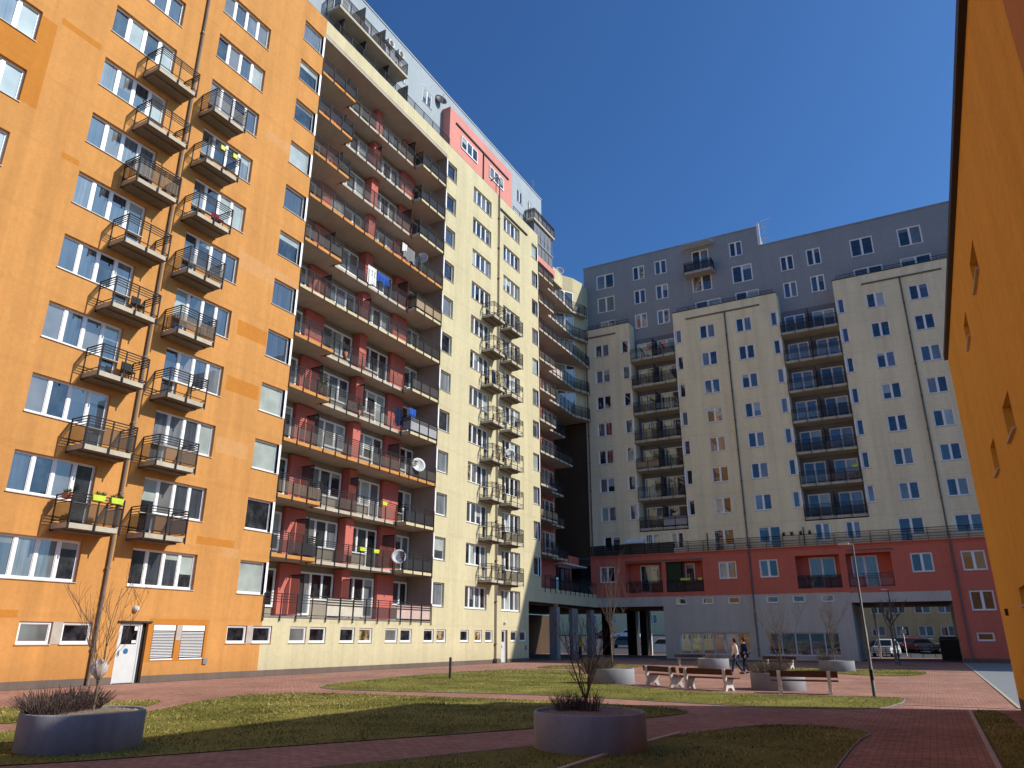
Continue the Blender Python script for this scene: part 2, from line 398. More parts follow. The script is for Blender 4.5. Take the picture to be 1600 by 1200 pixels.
base_w = [(14.51, 15.62), (15.98, 17.05), (23.08, 24.15), (24.5, 25.62), (26.73, 27.83), (28.05, 29.2), (30.25, 31.38), (31.72, 32.8), (33.93, 35.05), (35.31, 36.38), (37.59, 38.62), (38.93, 39.95), (41.61, 42.62), (43.36, 44.3), (44.72, 45.7), (48.3, 49.25), (49.65, 50.7)]
for a, b in base_w: holes.append((a, b, 1.38, 2.1))
holes += [(18.12, 19.3, .0, 2.12), (46.92, 47.82, 0, 2.14), (19.53, 20.57, .8, 2.08), (20.83, 21.97, .8, 2.08)]
patches = [(-8, 7.3, 14.6, 15.9, 1), (8.2, 12.3, 8.7, 9.45, 1), (6.5, 11.2, 20.2, 24.2, 1), (21.5, 23.3, 15.0, 15.75, 1), (21.3, 23.2, 12.2, 12.9, 1), (21.2, 23.0, 9.3, 10.0, 2), (20.9, 22.9, 5.3, 5.62, 1), (22.3, 23.2, 4.9, 5.3, 2), (19.3, 22.1, .72, 2.3, 1), (12.4, 13.1, 18.9, 19.15, 1), (11.3, 12.9, 24.4, 24.7, 1), (21.6, 24.0, 26.1, 26.7, 2), (12.0, 14.4, 2.2, 2.45, 1), (21.0, 25.0, 18.3, 19.2, 2)]
def regL(u, z):
    if 25.0 < u < 38.2 and 2.5 < z < 35.83: return None
    if u > 51.1 and z < 4.25: return None
    if u > 56.3 and z < 4.0: return None
    if u > 53.3 and z > 5.35: return None
    if z < .24: return 4
    if u < 25.0:
        for a, b, c, e, m in patches:
            if a < u < b and c < z < e: return m
        return 0
    return 3
mb = MB()
wall(mb, FL, [-18, 25.0, 38.2, 51.1, 53.3, 56.3, 64.8] + [p for q in patches for p in q[:2]], [-.4, .24, 2.5, 4.0, 4.25, 5.35, 35.83, TOPW] + [p for q in patches for p in q[2:4]], regL, holes, .26)
# returns of the big openings and the hidden body of the block
mb.face([FL(51.1, 0, -.4), FL(51.1, -1.0, -.4), FL(51.1, -1.0, 4.25), FL(51.1, 0, 4.25)], 3)
mb.face([FL(51.1, 0, 4.25), FL(56.3, 0, 4.25), FL(56.3, -.4, 4.25), FL(51.1, -.4, 4.25)], 3)
mb.face([FL(56.3, 0, 4.0), FL(56.3, 0, 4.25), FL(56.3, -.4, 4.25), FL(56.3, -.4, 4.0)], 3)
mb.face([FL(56.3, 0, 4.0), FL(64.8, 0, 4.0), FL(64.8, -.4, 4.0), FL(56.3, -.4, 4.0)], 3)
LW = mb.build('facade_wall', [M['orange'], M['patch'], M['patch2'], M['cream'], M['plinth']], LB)
mb = MB()   # parapet top, back body
mb.fbox(FL, -18, 53.3, -.35, -.003, TOPW - .3, TOPW + .03)
mb.build('parapet_cap', M['trim'], LB)
mb = MB()
mb.fbox(FL, -18, 51.0, -14, -2.3, -.3, 35.4)
mb.fbox(FL, 51.0, 64.8, -14, -4.6, 4.5, 35.4)
mb.fbox(FL, -18, 56.1, -14, -1.2, 36.2, 36.6)
mb.build('core', M['ceil'], LB)
mb = MB(); mb.face([FL(-18, 0, -.4), FL(-18, -14, -.4), FL(-18, -14, TOPW), FL(-18, 0, TOPW)]); mb.build('gable_wall', M['orange'], LB)
# windows
for c, k, a, b, z0, z1, n, door in win_list:
    edge = None
    if c == 'C3': edge = (24.86, 24.995)
    if c == 'C4': edge = (38.205, 38.34)
    if c == 'C7': edge = (53.16, 53.29)
    wt = None
    if c == 'C3': wt = [1, 3, 3.5, 1, .8, 0]
    if c in ('C4', 'C7'): wt = [2, 3, 1.5, 2, 1.5, .4]
    if c in ('C0',): wt = [1, 3, 2, 3, 0, 0]
    if c in ('C1', 'C2'): wt = [2.5, 5, 1, 2.5, 1.0, 0]
    window(LB, 'corner_window' if edge else 'window', FL, a, b, z0, z1, n, -.2, door, wt, .12, True, 'white', edge, .25, .05)
for i, (a, b) in enumerate(base_w):
    window(LB, 'basement_window', FL, a, b, 1.38, 2.1, 1, -.13, None, [5, 2, 1, .5, 1, 1] if i != 1 else [1, 0, 0, 0, 0, 0], .1, True, 'white', None, 0)
for a, b in ((15.62, 15.98), (24.15, 24.5), (20.57, 20.83)):
    mb = MB(); mb.fbox(FL, a + .005, b - .005, 0, .012, 1.38 if a != 20.57 else 1.5, 2.1 if a != 20.57 else 2.07); mb.build('window_pier', M['kerb'], LB)
for a, b in ((19.53, 20.57), (20.83, 21.97)):       # outdoor venetian blinds in front of the two low windows
    mb = MB(); mb.fbox(FL, a + .03, b - .03, -.12, -.02, 1.86, 2.08)
    for q in range(17): mb.fbox(FL, a + .04, b - .04, -.09, -.03, .88 + q * .057, .905 + q * .057)
    mb.fbox(FL, a + .03, b - .03, -.1, .02, .78, .83)
    w = mb.build('shuttered_window', M['white'], LB)
    pb = MB(); pb.face([FL(a, -.14, .8), FL(b, -.14, .8), FL(b, -.14, 2.08), FL(a, -.14, 2.08)], 0); pb.build('pane', PM, w)
mb = MB(); mb.fbox(FL, 22.0, 22.2, 0, .06, .58, .8); mb.build('wall_box', M['galv'], LB)
mb = MB(); mb.fbox(FL, 50.46, 50.7, 0, .05, .8, 1.1); mb.build('wall_box', M['galv'], LB)
def door(a, b, z1):
    mb = MB(); mb.fbox(FL, a, a + .06, -.15, -.05, 0, z1); mb.fbox(FL, b - .06, b, -.15, -.05, 0, z1); mb.fbox(FL, a + .06, b - .06, -.15, -.05, z1 - .07, z1)
    mb.fbox(FL, a + .06, b - .06, -.13, -.07, .02, 1.36); mb.fbox(FL, a + .06, a + .15, -.13, -.07, 1.36, z1 - .07); mb.fbox(FL, b - .15, b - .06, -.13, -.07, 1.36, z1 - .07)
    dr = mb.build('entrance_door', M['whitegrey'], LB)
    pb = MB(); pb.face([FL(a + .15, -.1, 1.36), FL(b - .15, -.1, 1.36), FL(b - .15, -.1, z1 - .07), FL(a + .15, -.1, z1 - .07)], 0); pb.build('pane', PM, dr)
    h = MB(); h.tube([FL(a + .12, -.03, .95), FL(a + .12, -.03, 1.15)], .015); h.build('door_handle', M['metal'], dr)
    return dr
dr = door(18.14, 19.08, 2.1)
mb = MB(); A = Matrix(((0, 0, 1), (1, 0, 0), (0, 1, 0))); mb.lathe([(.001, .0), (.09, 0), (.10, -.002)], 20, FL(18.55, -.062, 1.12), 0, A); mb.build('sticker', M['sticker'], dr)
mb = MB(); mb.fbox(FL, 18.8, 18.95, -.095, -.09, 1.85, 2.0); mb.fbox(FL, 18.75, 18.92, -.095, -.09, 1.4, 1.5); mb.build('notice', M['white'], dr)
mb = MB(); mb.fbox(FL, 19.09, 19.3, -.2, -.15, 0, 2.12); mb.build('door_recess', M['dark'], LB)
mb = MB(); mb.fbox(FL, 18.0, 19.42, 0, .06, 2.13, 2.19); mb.build('door_hood', M['trim'], LB)
dr2 = door(46.94, 47.6, 2.12)
mb = MB(); mb.fbox(FL, 47.6, 47.82, -.2, -.15, 0, 2.14); mb.build('door_recess', M['dark'], LB)
for s in (18.62, 47.35):
    mb = MB(); mb.lathe([(.001, .16), (.06, .155), (.105, .11), (.12, .05), (.12, 0)], 16, FL(s, 0, 2.62), 0, A); mb.build('wall_lamp', M['whitegrey'], LB)
# downpipes
mb = MB(); mb.tube([FL(17.19, .09, 0), FL(17.19, .09, 37.0)], .055, 8)
for k in range(13): mb.fbox(FL, 17.11, 17.27, 0, .14, 1.2 + k * PIT, 1.25 + k * PIT)
mb.build('downpipe', M['pipe'], LB)
mb = MB(); mb.tube([FL(46.0, .1, .25), FL(46.0, .1, 38.3), FL(45.6, .1, 38.5), FL(44.9, -.3, 37.6)], .06, 8)
mb.fbox(FL, 45.82, 46.2, 0, .3, -.05, .3)
for k in range(13): mb.fbox(FL, 45.9, 46.1, 0, .16, 1.2 + k * PIT, 1.26 + k * PIT)
mb.build('downpipe', M['pipe'], LB)
mb = MB(); mb.fbox(FL, 46.15, 51.1, 0, .11, 35.62, 35.75); mb.build('gutter', M['trim'], LB)
# small balconies: four stacks
scr = {'A': ['mesh', 'mesh', None, None, None, 'reed', None, None], 'B': ['smoke', 'frost', None, 'reed', 'mesh', None, None, 'frost'],
       'C': [None, None, None, None, None, None, None, None], 'D': ['frost', 'mesh', None, None, None, None, 'mesh', 'mesh']}
for key, (a, b) in dict(A=(14.85, 16.8), B=(17.75, 19.6), C=(43.68, 45.55), D=(46.5, 48.4)).items():
    for k in range(1, 9): small_balcony(LB, FL, a, b, Z(k), scr[key][k - 1])
# ---- big loggia 25.0 .. 38.2
mb = MB()
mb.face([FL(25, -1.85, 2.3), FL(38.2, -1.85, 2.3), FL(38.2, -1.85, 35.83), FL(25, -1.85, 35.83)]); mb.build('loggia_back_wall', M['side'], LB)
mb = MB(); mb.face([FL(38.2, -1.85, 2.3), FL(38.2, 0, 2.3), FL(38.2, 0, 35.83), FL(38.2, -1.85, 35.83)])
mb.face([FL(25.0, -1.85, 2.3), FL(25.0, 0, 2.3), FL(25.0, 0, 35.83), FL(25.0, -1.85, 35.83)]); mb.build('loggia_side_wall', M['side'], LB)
mb = MB(); mb.fbox(FL, 25.0, 38.2, -1.85, -.02, 35.6, 35.86); mb.build('loggia_ceiling', M['ceil'], LB); mb = MB(); mb.fbox(FL, 25.002, 38.198, -1.85, -.004, 2.2, 2.5); mb.build('loggia_slab', M['ceil'], LB)
def floor_type(k): return 'full' if k in (3, 6, 8) else ('base' if k == 0 else 'step')
mats_seg = ['frost', 'mesh', 'smoke', 'mesh', 'frost']
special = {(1, 'R'): 'smoke', (2, 'L'): 'reed', (4, 'R'): 'solid', (7, 'R'): 'tanp', (5, 'M'): 'mesh', (9, 'L'): 'mesh', (11, 'L'): 'smoke', (10, 'L'): 'smoke', (11, 'R'): 'smoke', (10, 'R'): 'smoke', (9, 'R'): 'smoke', (7, 'M'): 'smoke'}
for k in range(0, 12):
    z = Z(k); t = floor_type(k)
    segs = [('L', 25.0, 38.2, 0.0, 'orange' if k in (3, 8) else 'cream')] if t == 'full' else [('L', 25.0, 28.05, 0, 'orange'), ('M', 28.05, 35.2, -.65, 'slab'), ('R', 35.2, 38.2, 0, 'cream')]
    if t == 'base':
        s = MB(); s.fbox(FL, 25.0, 38.2, -.001, .03, 2.48, 2.56); sl = s.build('loggia_balcony', M['galv'], LB)
        r = MB(); railing(r, FL, [(24.95, .06), (38.22, .06)], 2.52, 1.02, 1.02, .2, (1.0, .88, .76, .64)); r.build('railing', M['metal'], sl)
        for (a, b, mt, hh) in ((29.1, 31.85, 'beigep', .93), (31.9, 34.8, 'smoke', .62), (34.85, 38.1, 'pinkp', .9)):
            p = MB(); panels(p, FL, [(a, .02), (b, .02)], 2.52, .12, hh, 0); p.build('screen', M[mt], sl)
        continue
    for (nm, a, b, d, cm) in segs:
        s = MB(); s.fbox(FL, a + .002, b - .002, -1.84, d - .025, z + .052, z + .2, 0)
        s.fbox(FL, a, b, d - .024, d, z + .04, z + .21, 1)
        if nm == 'R' or (nm == 'L' and t == 'step'):
            uu = a if nm == 'R' else b
            s.fbox(FL, uu - .012, uu + .012, -1.0, d - .026, z + .005, z + .205, 1)
        sl = s.build('loggia_balcony', [M['ceil'], M[cm]], LB)
        path = [(a + .03, d + .03), (b - .03, d + .03)]
        if t == 'step':
            if nm == 'R': path = [(a + .03, d - .62)] + path
            if nm == 'L': path = path + [(b - .03, d - .62)]
            if nm == 'M': path = [(a + .08, d + .03), (b - .08, d + .03)]
        r = MB(); railing(r, FL, path, z + .2); r.build('railing', M['metal'], sl)
        mt = special.get((k, nm)) or R.choice(mats_seg)
        p = MB(); panels(p, FL, path, z + .2, .12, .93 if mt in ('solid', 'tanp') else .66, -.03); p.build('screen', M[mt], sl)
for k in range(0, 12):
    z = Z(k) + .2; zt = Z(k + 1); c = 'redpier'
    for (a, b, dd) in ((27.3, 28.75, -1.6), (31.5, 32.15, -1.25), (34.95, 36.45, -1.55)):
        mb = MB(); mb.fbox(FL, a, b, -1.84, dd, z + (.1 if k == 0 else 0), zt - .005 if k < 11 else 35.59); mb.build('pier', M['redpier'], LB)
    zz = z + (.12 if k == 0 else .02); ztop = z + 2.3
    window(LB, 'loggia_window', FL, 25.15, 27.2, zz + .35, ztop, 2, -1.84, None, [5, 2, .6, 3, 1, .3], .1, False, 'white', None, .2)
    window(LB, 'loggia_window', FL, 28.85, 31.4, zz + .8, ztop, 3, -1.84, (0, zz), [5, 2, .6, 3, .6, .4], .1, False, 'white', None, .2)
    window(LB, 'loggia_window', FL, 32.25, 34.85, zz + .8, ztop, 3, -1.84, (2, zz), [5, 2, .6, 3, .6, .4], .1, False, 'white', None, .2)
    window(LB, 'loggia_window', FL, 36.6, 38.1, zz + .8, ztop, 2, -1.84, (1, zz), [5, 3, .4, 1.5, .6, .4], .1, False, 'white', None, .2)
    if k not in (5, 8):
        for uu in ((28.07, 31.6) if k % 2 == 0 else (28.07, 35.18)):
            d1 = -.66 if k in (0, 3, 6, 8) else -.68
            mb = MB(); mb.fbox(FL, uu - .02, uu + .02, d1 - .04, d1, z, z + 2.05); mb.fbox(FL, uu - .02, uu + .02, -1.58, d1 - .04, z + 2.0, z + 2.05)
            f = mb.build('partition', M['metal'], LB)
            p = MB(); p.face([FL(uu, -1.55, z + .15), FL(uu, d1 - .04, z + .15), FL(uu, d1 - .04, z + 2.0), FL(uu, -1.55, z + 2.0)]); p.build('partition_panel', M['smoke'], f)
# ---- second loggia 53.3 .. 60 and corner bay
mb = MB()
mb.face([FL(53.3, -1.85, 4.2), FL(60.0, -1.85, 4.2), FL(60.0, -1.85, 35.9), FL(53.3, -1.85, 35.9)]); mb.build('loggia_back_wall', M['redpier'], LB)
mb = MB(); mb.face([FL(60, -1.85, 4.2), FL(60, -4.5, 4.2), FL(60, -4.5, 22.0), FL(60, -1.85, 22.0)]); mb.face([FL(60, -4.5, 4.2), FL(64.8, -4.5, 4.2), FL(64.8, -4.5, 22), FL(60, -4.5, 22)])
mb.face([FL(64.8, -4.5, 8.7), FL(64.8, -.52, 8.7), FL(64.8, -.52, 22), FL(64.8, -4.5, 22)])
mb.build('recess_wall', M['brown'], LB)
mb = MB(); mb.fbox(FL, 53.3, 64.8, -4.5, -.04, 5.1, 5.33); mb.build('terrace_floor', M['ceil'], LB)
mb = MB(); mb.fbox(FL, 60.1, 64.7, -1.9, -1.7, 7.9, 8.75); mb.build('red_band', M['red'], LB)
for k in range(2, 12):
    z = Z(k); full = k in (5, 9)
    segs = [('S', 53.3, 60.0, 0.0)] if full else [('S', 53.3, 56.6, 0.0), ('M', 56.6, 60.0, -.68)]
    if k in (3, 4): segs = segs if full else [('S', 53.3, 56.6, 0), ('M', 56.6, 59.4, -.68)]
    for nm, a, b, d in segs:
        s = MB(); s.fbox(FL, a + .002, b - .002, -1.84, d - .025, z + .052, z + .2, 0); s.fbox(FL, a, b, d - .024, d, z + .04, z + .21, 1)
        sl = s.build('loggia_balcony', [M['ceil'], M['slab']], LB)
        path = [(a + .03, d + .03), (b - .03, d + .03)]
        if k < 7 and (nm == 'M' or full): path.append((b - .03, -1.8))
        r = MB(); railing(r, FL, path, z + .2); r.build('railing', M['metal'], sl)
        mt = {(6, 'M'): 'mesh', (8, 'M'): 'pinkp', (4, 'S'): 'mesh', (3, 'S'): 'tanp'}.get((k, nm)) or R.choice(['mesh', 'frost', 'smoke', 'mesh'])
        p = MB(); panels(p, FL, path, z + .2, .12, .68); p.build('screen', M[mt], sl)
    if k >= 7:
        s = MB(); poly = [(60.0, -2.9), (60.0, -.68 if not full else 0), (62.6, -.75 if not full else 0), (64.2, -.12 if not full else 0), (64.78, -.1 if not full else 0), (64.78, -2.9)]
        if full: poly = [(60.0, -2.9), (60.0, 0), (64.78, 0), (64.78, -2.9)]
        top = [FL(u, d, z + .205) for u, d in poly]; bot = [FL(u, d, z + .006) for u, d in poly]
        s.face(top, 1); s.face(bot, 0)
        for i in range(len(poly)):
            j = (i + 1) % len(poly); s.face([bot[i], bot[j], top[j], top[i]], 1)
        sl = s.build('bay_balcony', [M['ceil'], M['slab']], LB)
        path = [(p[0], p[1] + .02) for p in poly[1:-1]]
        r = MB(); railing(r, FL, path, z + .2); r.build('railing', M['metal'], sl)
        p = MB(); panels(p, FL, path, z + .2, .12, .68); p.build('screen', M[R.choice(['smoke', 'mesh', 'frost'])], sl)
    zz = z + .22
    window(LB, 'loggia_window', FL, 53.5, 55.6, zz + .8, z + 2.45, 2, -1.84, (1, zz), [6, 2, .3, 2, .6, .5], .1, False)
    window(LB, 'loggia_window', FL, 56.9, 59.6, zz + .8, z + 2.45, 3, -1.84, (0, zz), [6, 2, .3, 2, .6, .5], .1, False)
    mb = MB(); mb.fbox(FL, 55.75, 56.65, -1.84, -1.45, z + .2, Z(k + 1) - .003); mb.build('pier', M['redpier'], LB)
# glazed diagonal bay
BAY = [(-29.2, 60.02), (-28.45, 61.4), (-27.3, 63.3), (-26.92, 64.79)]
def seg_frame(a, b):
    a = Vector((a[0], a[1], 0)); b = Vector((b[0], b[1], 0)); t = (b - a).normalized(); n = Vector((t.y, -t.x, 0))
    return (lambda u, d, z: tuple(a + t * u + n * d + Vector((0, 0, z)))), (b - a).length
mb = MB()
for (a, b) in zip(BAY, BAY[1:]):
    F, L = seg_frame(a, b); mb.face([F(0, 0, 35.45), F(L, 0, 35.45), F(L, 0, 37.2), F(0, 0, 37.2)])
F3, L3 = seg_frame(BAY[2], BAY[3]); mb.face([F3(0, 0, Z(7)), F3(L3, 0, Z(7)), F3(L3, 0, 35.45), F3(0, 0, 35.45)])
F1, L1 = seg_frame(BAY[0], BAY[1]); F2, L2 = seg_frame(BAY[1], BAY[2])
for k in range(7, 12):
    for F, L in ((F1, L1), (F2, L2)): mb.face([F(0, 0, Z(k)), F(L, 0, Z(k)), F(L, 0, Z(k) + .35), F(0, 0, Z(k) + .35)])
mb.face([(BAY[0][0], BAY[0][1], 37.2), (BAY[1][0], BAY[1][1], 37.2), (BAY[2][0], BAY[2][1], 37.2), (BAY[3][0], BAY[3][1], 37.2), (-33, 64.79, 37.2), (-33, 60.02, 37.2)])
mb.face([(-26.92, 64.79, 30), (-26.92, 66.28, 30), (-26.92, 66.28, 37.2), (-26.92, 64.79, 37.2)]); mb.build('bay_wall', M['cream'], LB)
for k in range(7, 12):
    window(LB, 'bay_window', F1, .02, L1 - .02, Z(k) + .35, Z(k + 1) - .05 if k < 11 else 35.45, 1, -.02, None, [6, 1, 0, 3, 2, 0], .1, False)
    window(LB, 'bay_window', F2, .02, L2 - .02, Z(k) + .35, Z(k + 1) - .05 if k < 11 else 35.45, 2, -.02, None, [6, 1, 0, 3, 2, 0], .14, False)
# roof storey of the long block
GX = -.95
FLg = lambda u, d, z: (XL + GX + d, u, z)
mb = MB(); gh = [(36.7 - .65, 37.9 - .65, 39.6, 40.9), (51.0, 52.15, 39.6, 40.9), (53.2, 54.0, 39.0, 40.9), (32.9, 33.9, 39.4, 40.9)]
wall(mb, FLg, [-18, 56.1], [36.4, 42.55], lambda u, z: 0, gh, .12)
mb.face([FLg(56.1, 0, 36.4), FLg(56.1, -10, 36.4), FLg(56.1, -10, 42.55), FLg(56.1, 0, 42.55)])
mb.build('roof_storey_wall', M['greyL'], LB)
mb = MB(); mb.fbox(FLg, -18, 56.12, -10, .05, 42.5, 42.62); mb.build('roof_edge', M['greyL'], LB)
for h in gh: window(LB, 'roof_window', FLg, *h, 2, -.1, None, [4, 3, 0, 1, 0, 0], .1)
mb = MB(); mb.fbox(FLg, 38.7, 48.7, .004, .75, 36.5, 40.7); mb.build('red_penthouse_wall', M['pink'], LB)
FRd = lambda u, d, z: (XL + GX + .75 + d, u, z)
window(LB, 'penthouse_window', FRd, 40.3, 42.75, 37.95, 39.1, 3, .002, None, [3, 3, 0, 1, 0, 0], .12, False)
window(LB, 'penthouse_window', FRd, 44.7, 47.1, 37.95, 39.1, 3, .002, None, [3, 3, 0, 1, 0, 0], .12, False)
mb = MB(); mb.fbox(FRd, 39.5, 48.0, .002, .1, 39.62, 39.74); mb.tube([FRd(43.7, .06, 36.9), FRd(43.7, .06, 39.6)], .05); mb.build('gutter', M['trim'], LB)
s = MB(); s.fbox(FLg, 25.7, 32.7, .003, 1.15, 38.5, 38.7); sl = s.build('roof_balcony', M['slab'], LB)
r = MB(); pth = [(25.72, .02), (25.72, 1.12), (32.68, 1.12), (32.68, .02)]; railing(r, FLg, pth, 38.7); r.build('railing', M['metal'], sl)
p = MB(); panels(p, FLg, pth, 38.7, .12, .7); p.build('screen', M['mesh'], sl)
for a, b in ((26.2, 27.6), (28.3, 29.7), (30.4, 31.6)): window(LB, 'roof_window', FLg, a, b, 38.75, 40.9, 2, .004, None, [4, 4, 0, 1, 0, 0], .1, False)
for uu in (28.0, 30.1):
    mb = MB(); mb.fbox(FLg, uu, uu + .05, .02, 1.1, 38.7, 40.6); mb.build('partition', M['smoke'], LB)
r = MB(); railing(r, FL, [(25.1, -.12), (38.6, -.12)], 36.85, .75, 1.1, .1, (1, .8, .6, .4)); r.build('terrace_railing', M['metal'], LB)
r = MB(); railing(r, FL, [(48.8, -.12), (52.4, -.12)], 36.85, .6, 1.1, .1, (1, .7)); r.build('terrace_railing', M['metal'], LB)
for a in (26.5, 28.6, 31.0, 33.2):
    mb = MB(); mb.fbox(FL, a, a + .08, -.95, -.15, 36.86, 38.45); mb.build('partition', M['smoke'], LB)
# corner roof terraces over the second loggia
s = MB(); s.fbox(FL, 53.3, 56.9, -1.84, .01, 34.05, 34.8); s.build('salmon_band', M['pink'], LB)
s = MB(); s.fbox(FL, 56.9, 60.0, -1.84, -.6, 34.4, 35.9); s.build('cream_band', M['cream'], LB)
s = MB(); s.fbox(FL, 53.4, 56.5, -1.9, -.06, 34.81, 36.0); s.fbox(FL, 53.4, 56.5, -1.9, -.12, 36.16, 37.75); g = s.build('glazed_terrace', [M['greyback']], LB)
s = MB(); s.fbox(FL, 53.3, 56.6, -1.9, .02, 36.01, 36.15)
for i in range(5):
    u = 53.4 + i * .77; s.fbox(FL, u, u + .05, -.055, -.01, 34.81, 36.0); s.fbox(FL, u, u + .05, -.118, -.06, 36.16, 37.7)
s.build('glazing_bars', M['galv'], g)
s = MB(); s.fbox(FL, 52.5, 56.9, -.94, .08, 38.1, 38.32); sl = s.build('roof_balcony', M['slab'], LB)
r = MB(); pth = [(52.55, -.9), (52.55, .06), (56.85, .06), (56.85, -.9)]; railing(r, FL, pth, 38.32); r.build('railing', M['metal'], sl)
p = MB(); panels(p, FL, pth, 38.32, .1, .97, -.02); p.build('screen', M['reed'], sl)
s = MB(); s.fbox(FL, 52.8, 56.3, -.9, -.1, 36.9, 38.09); s.build('glazed_bay', M['greyback'], LB)
# terrace rail above the passage, gallery
r = MB(); railing(r, FL, [(53.9, .05), (64.6, .05)], 5.35, 1.02, 1.0, .3); r.build('terrace_railing', M['metal'], LB)
p = MB(); panels(p, FL, [(55.0, .02), (61.0, .02)], 5.35, .1, .8, 0); p.build('screen', M['smoke'], LB)
mb = MB(); mb.fbox(FL, 59.9, 64.7, -1.6, -1.54, 5.36, 7.75); mb.build('terrace_screen', M['pcurt'], LB)
mb = MB(); mb.fbox(FL, 59.6, 64.75, -2.6, -.9, 7.76, 7.86); mb.build('terrace_roof', M['white'], LB)
window(LB, 'loggia_window', FL, 60.0, 62.0, 5.4, 7.5, 2, -1.5, None, [6, 3, 0, 0, 0, 0], .08, False, 'metal')
for a, b, dp in ((56.1, 56.7, .7), (59.19, 60.34, .32), (63.3, 64.0, .5)):
    mb = MB(); mb.fbox(FL, a, b, -dp, -.03, -.3, 4.0 if a > 56.3 else 4.02); mb.build('pillar', M['pillar'], LB)
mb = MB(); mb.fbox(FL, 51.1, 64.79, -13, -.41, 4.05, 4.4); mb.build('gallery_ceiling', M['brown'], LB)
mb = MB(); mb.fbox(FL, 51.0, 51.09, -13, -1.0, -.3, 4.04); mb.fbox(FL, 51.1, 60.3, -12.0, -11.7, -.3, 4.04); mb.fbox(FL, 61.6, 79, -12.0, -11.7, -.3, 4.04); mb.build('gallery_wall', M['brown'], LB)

# ================================================================== END BLOCK
EB = building('apartment_block', 'shaded cream apartment block with grey upper storeys and a red base across the courtyard', 'apartment building', (-10, YE + 6, 0))
CA, CB, CC = (-26.9, -21.95), (-17.45, -7.75), (-2.95, 60.0)
PT = 31.6
FG = lambda u, d, z: (u, YG - d, z)
# windows: (u0,u1,j-range,n,name,edge)
eh = []; ew = []
def ecol(a, b, n=2, rows=range(2, 9), name='window', edge=None, wt=None):
    for j in rows: eh.append((a, b, EZ(j), EZ(j) + 1.42)); ew.append((name, a, b, EZ(j), EZ(j) + 1.42, n, None, edge, wt))
left_wt = [4, 2.5, .6, 2, 1.5, .5]; right_wt = [8, 2, .3, .8, .8, 0]
ecol(-25.68, -24.15, wt=left_wt); ecol(-22.85, -22.09, 1, name='corner_window', edge=(-22.09, -21.955), wt=left_wt); ecol(-17.31, -16.7, 1, name='corner_window', edge=(-17.445, -17.31), wt=left_wt)
ecol(-15.0, -13.52, wt=left_wt); ecol(-11.6, -10.15, wt=right_wt); ecol(-8.5, -7.9, 1, name='corner_window', edge=(-7.9, -7.755), wt=right_wt); ecol(-2.82, -2.25, 1, name='corner_window', edge=(-2.945, -2.82), wt=right_wt)
ecol(-.53, .92, wt=right_wt); ecol(2.74, 4.22, wt=right_wt)
for a, b, dr in ((-25.5, -23.85, None), (-21.5, -20.1, None), (-19.1, -17.95, 'low'), (-15.34, -13.54, 'door0'), (-11.56, -9.72, 'door1'), (-7.1, -5.9, 'low'), (-4.76, -3.63, 'low'), (-1.0, .81, 'door0'), (2.82, 4.9, None)):
    z1 = 10.55; z0 = 9.15 if dr != 'low' else 9.1
    eh.append((a, b, z0, z1)); door_ = None
    if dr and dr.startswith('door'):
        i = int(dr[-1]); cw = (b - a) / 2; eh.append((a + i * cw, a + (i + 1) * cw, 8.68, z0)); door_ = (i, 8.68)
    ew.append(('terrace_window', a, b, z0, z1, 2, door_, None, left_wt if a < -12 else right_wt))
for a, b in ((-26.0, -24.52), (-15.15, -13.65), (-11.77, -10.28), (-.55, .94), (2.8, 4.35)):
    eh.append((a, b, 6.4, 7.83)); ew.append(('window', a, b, 6.4, 7.83, 2, None, None, [4, 3, 1, 2, 1, 0]))
eh += [(2.85, 4.38, 3.57, 4.97), (2.82, 3.9, 1.48, 2.06)]
ew += [('window', 2.85, 4.38, 3.57, 4.97, 2, None, None, [4, 0, 0, 0, 0, 1]), ('basement_window', 2.82, 3.9, 1.48, 2.06, 1, None, None, [1, 0, 0, 0, 0, 0])]
for a, b in ((-19.05, -18.1), (-16.78, -15.8), (-14.6, -13.6), (-11.5, -10.5), (-9.45, -8.5), (-7.27, -6.33)):
    eh.append((a, b, 4.36, 4.93)); ew.append(('basement_window', a, b, 4.36, 4.93, 1, None, None, [2, 3, 0, 0, 1, 1]))
recess = [(-23.53, -20.13), (-19.8, -16.5), (-8.9, -5.58), (-5.1, -1.87)]
shops = [(-18.97, -13.1, 6), (-11.76, -6.31, 5)]
for a, b in recess: eh.append((a, b, 5.42, 8.0))
for a, b, n in shops: eh.append((a, b, .32, 2.08))
def regE(u, z):
    if z > PT: return None
    if z > 8.75:
        if CA[1] < u < CB[0] and z > 10.75: return None
        if CB[1] < u < CC[0] and z > 10.75: return None
        return 0
    if z < 4.27 and (-26.9 < u < -20.2): return None
    if z < 4.27 and (-5.15 < u < 1.7): return None
    if z > 5.06: return 1
    if u < -20.2: return 2
    if u < -5.15: return 2
    if u < 1.7 and z < 5.0: return 2
    if z < .3: return 3
    return 1
mb = MB()
wall(mb, FE, [-26.9, CA[1], CB[0], CB[1], CC[0], -20.2, -5.15, 1.7, 60], [-.4, .3, 4.27, 5.0, 5.06, 8.75, 10.75, PT], regE, eh, .2)
for u in (CA[1], CB[0], CB[1], CC[0]): mb.face([FE(u, 0, 10.75), FE(u, -1.5, 10.75), FE(u, -1.5, PT), FE(u, 0, PT)], 0)
mb.face([FE(-26.9, 0, 8.75), FE(-26.9, -1.5, 8.75), FE(-26.9, -1.5, PT), FE(-26.9, 0, PT)], 0)
for a, b in (CA, CB, CC): mb.face([FE(a, 0, PT), FE(b, 0, PT), FE(b, -.3, PT), FE(a, -.3, PT)], 0)
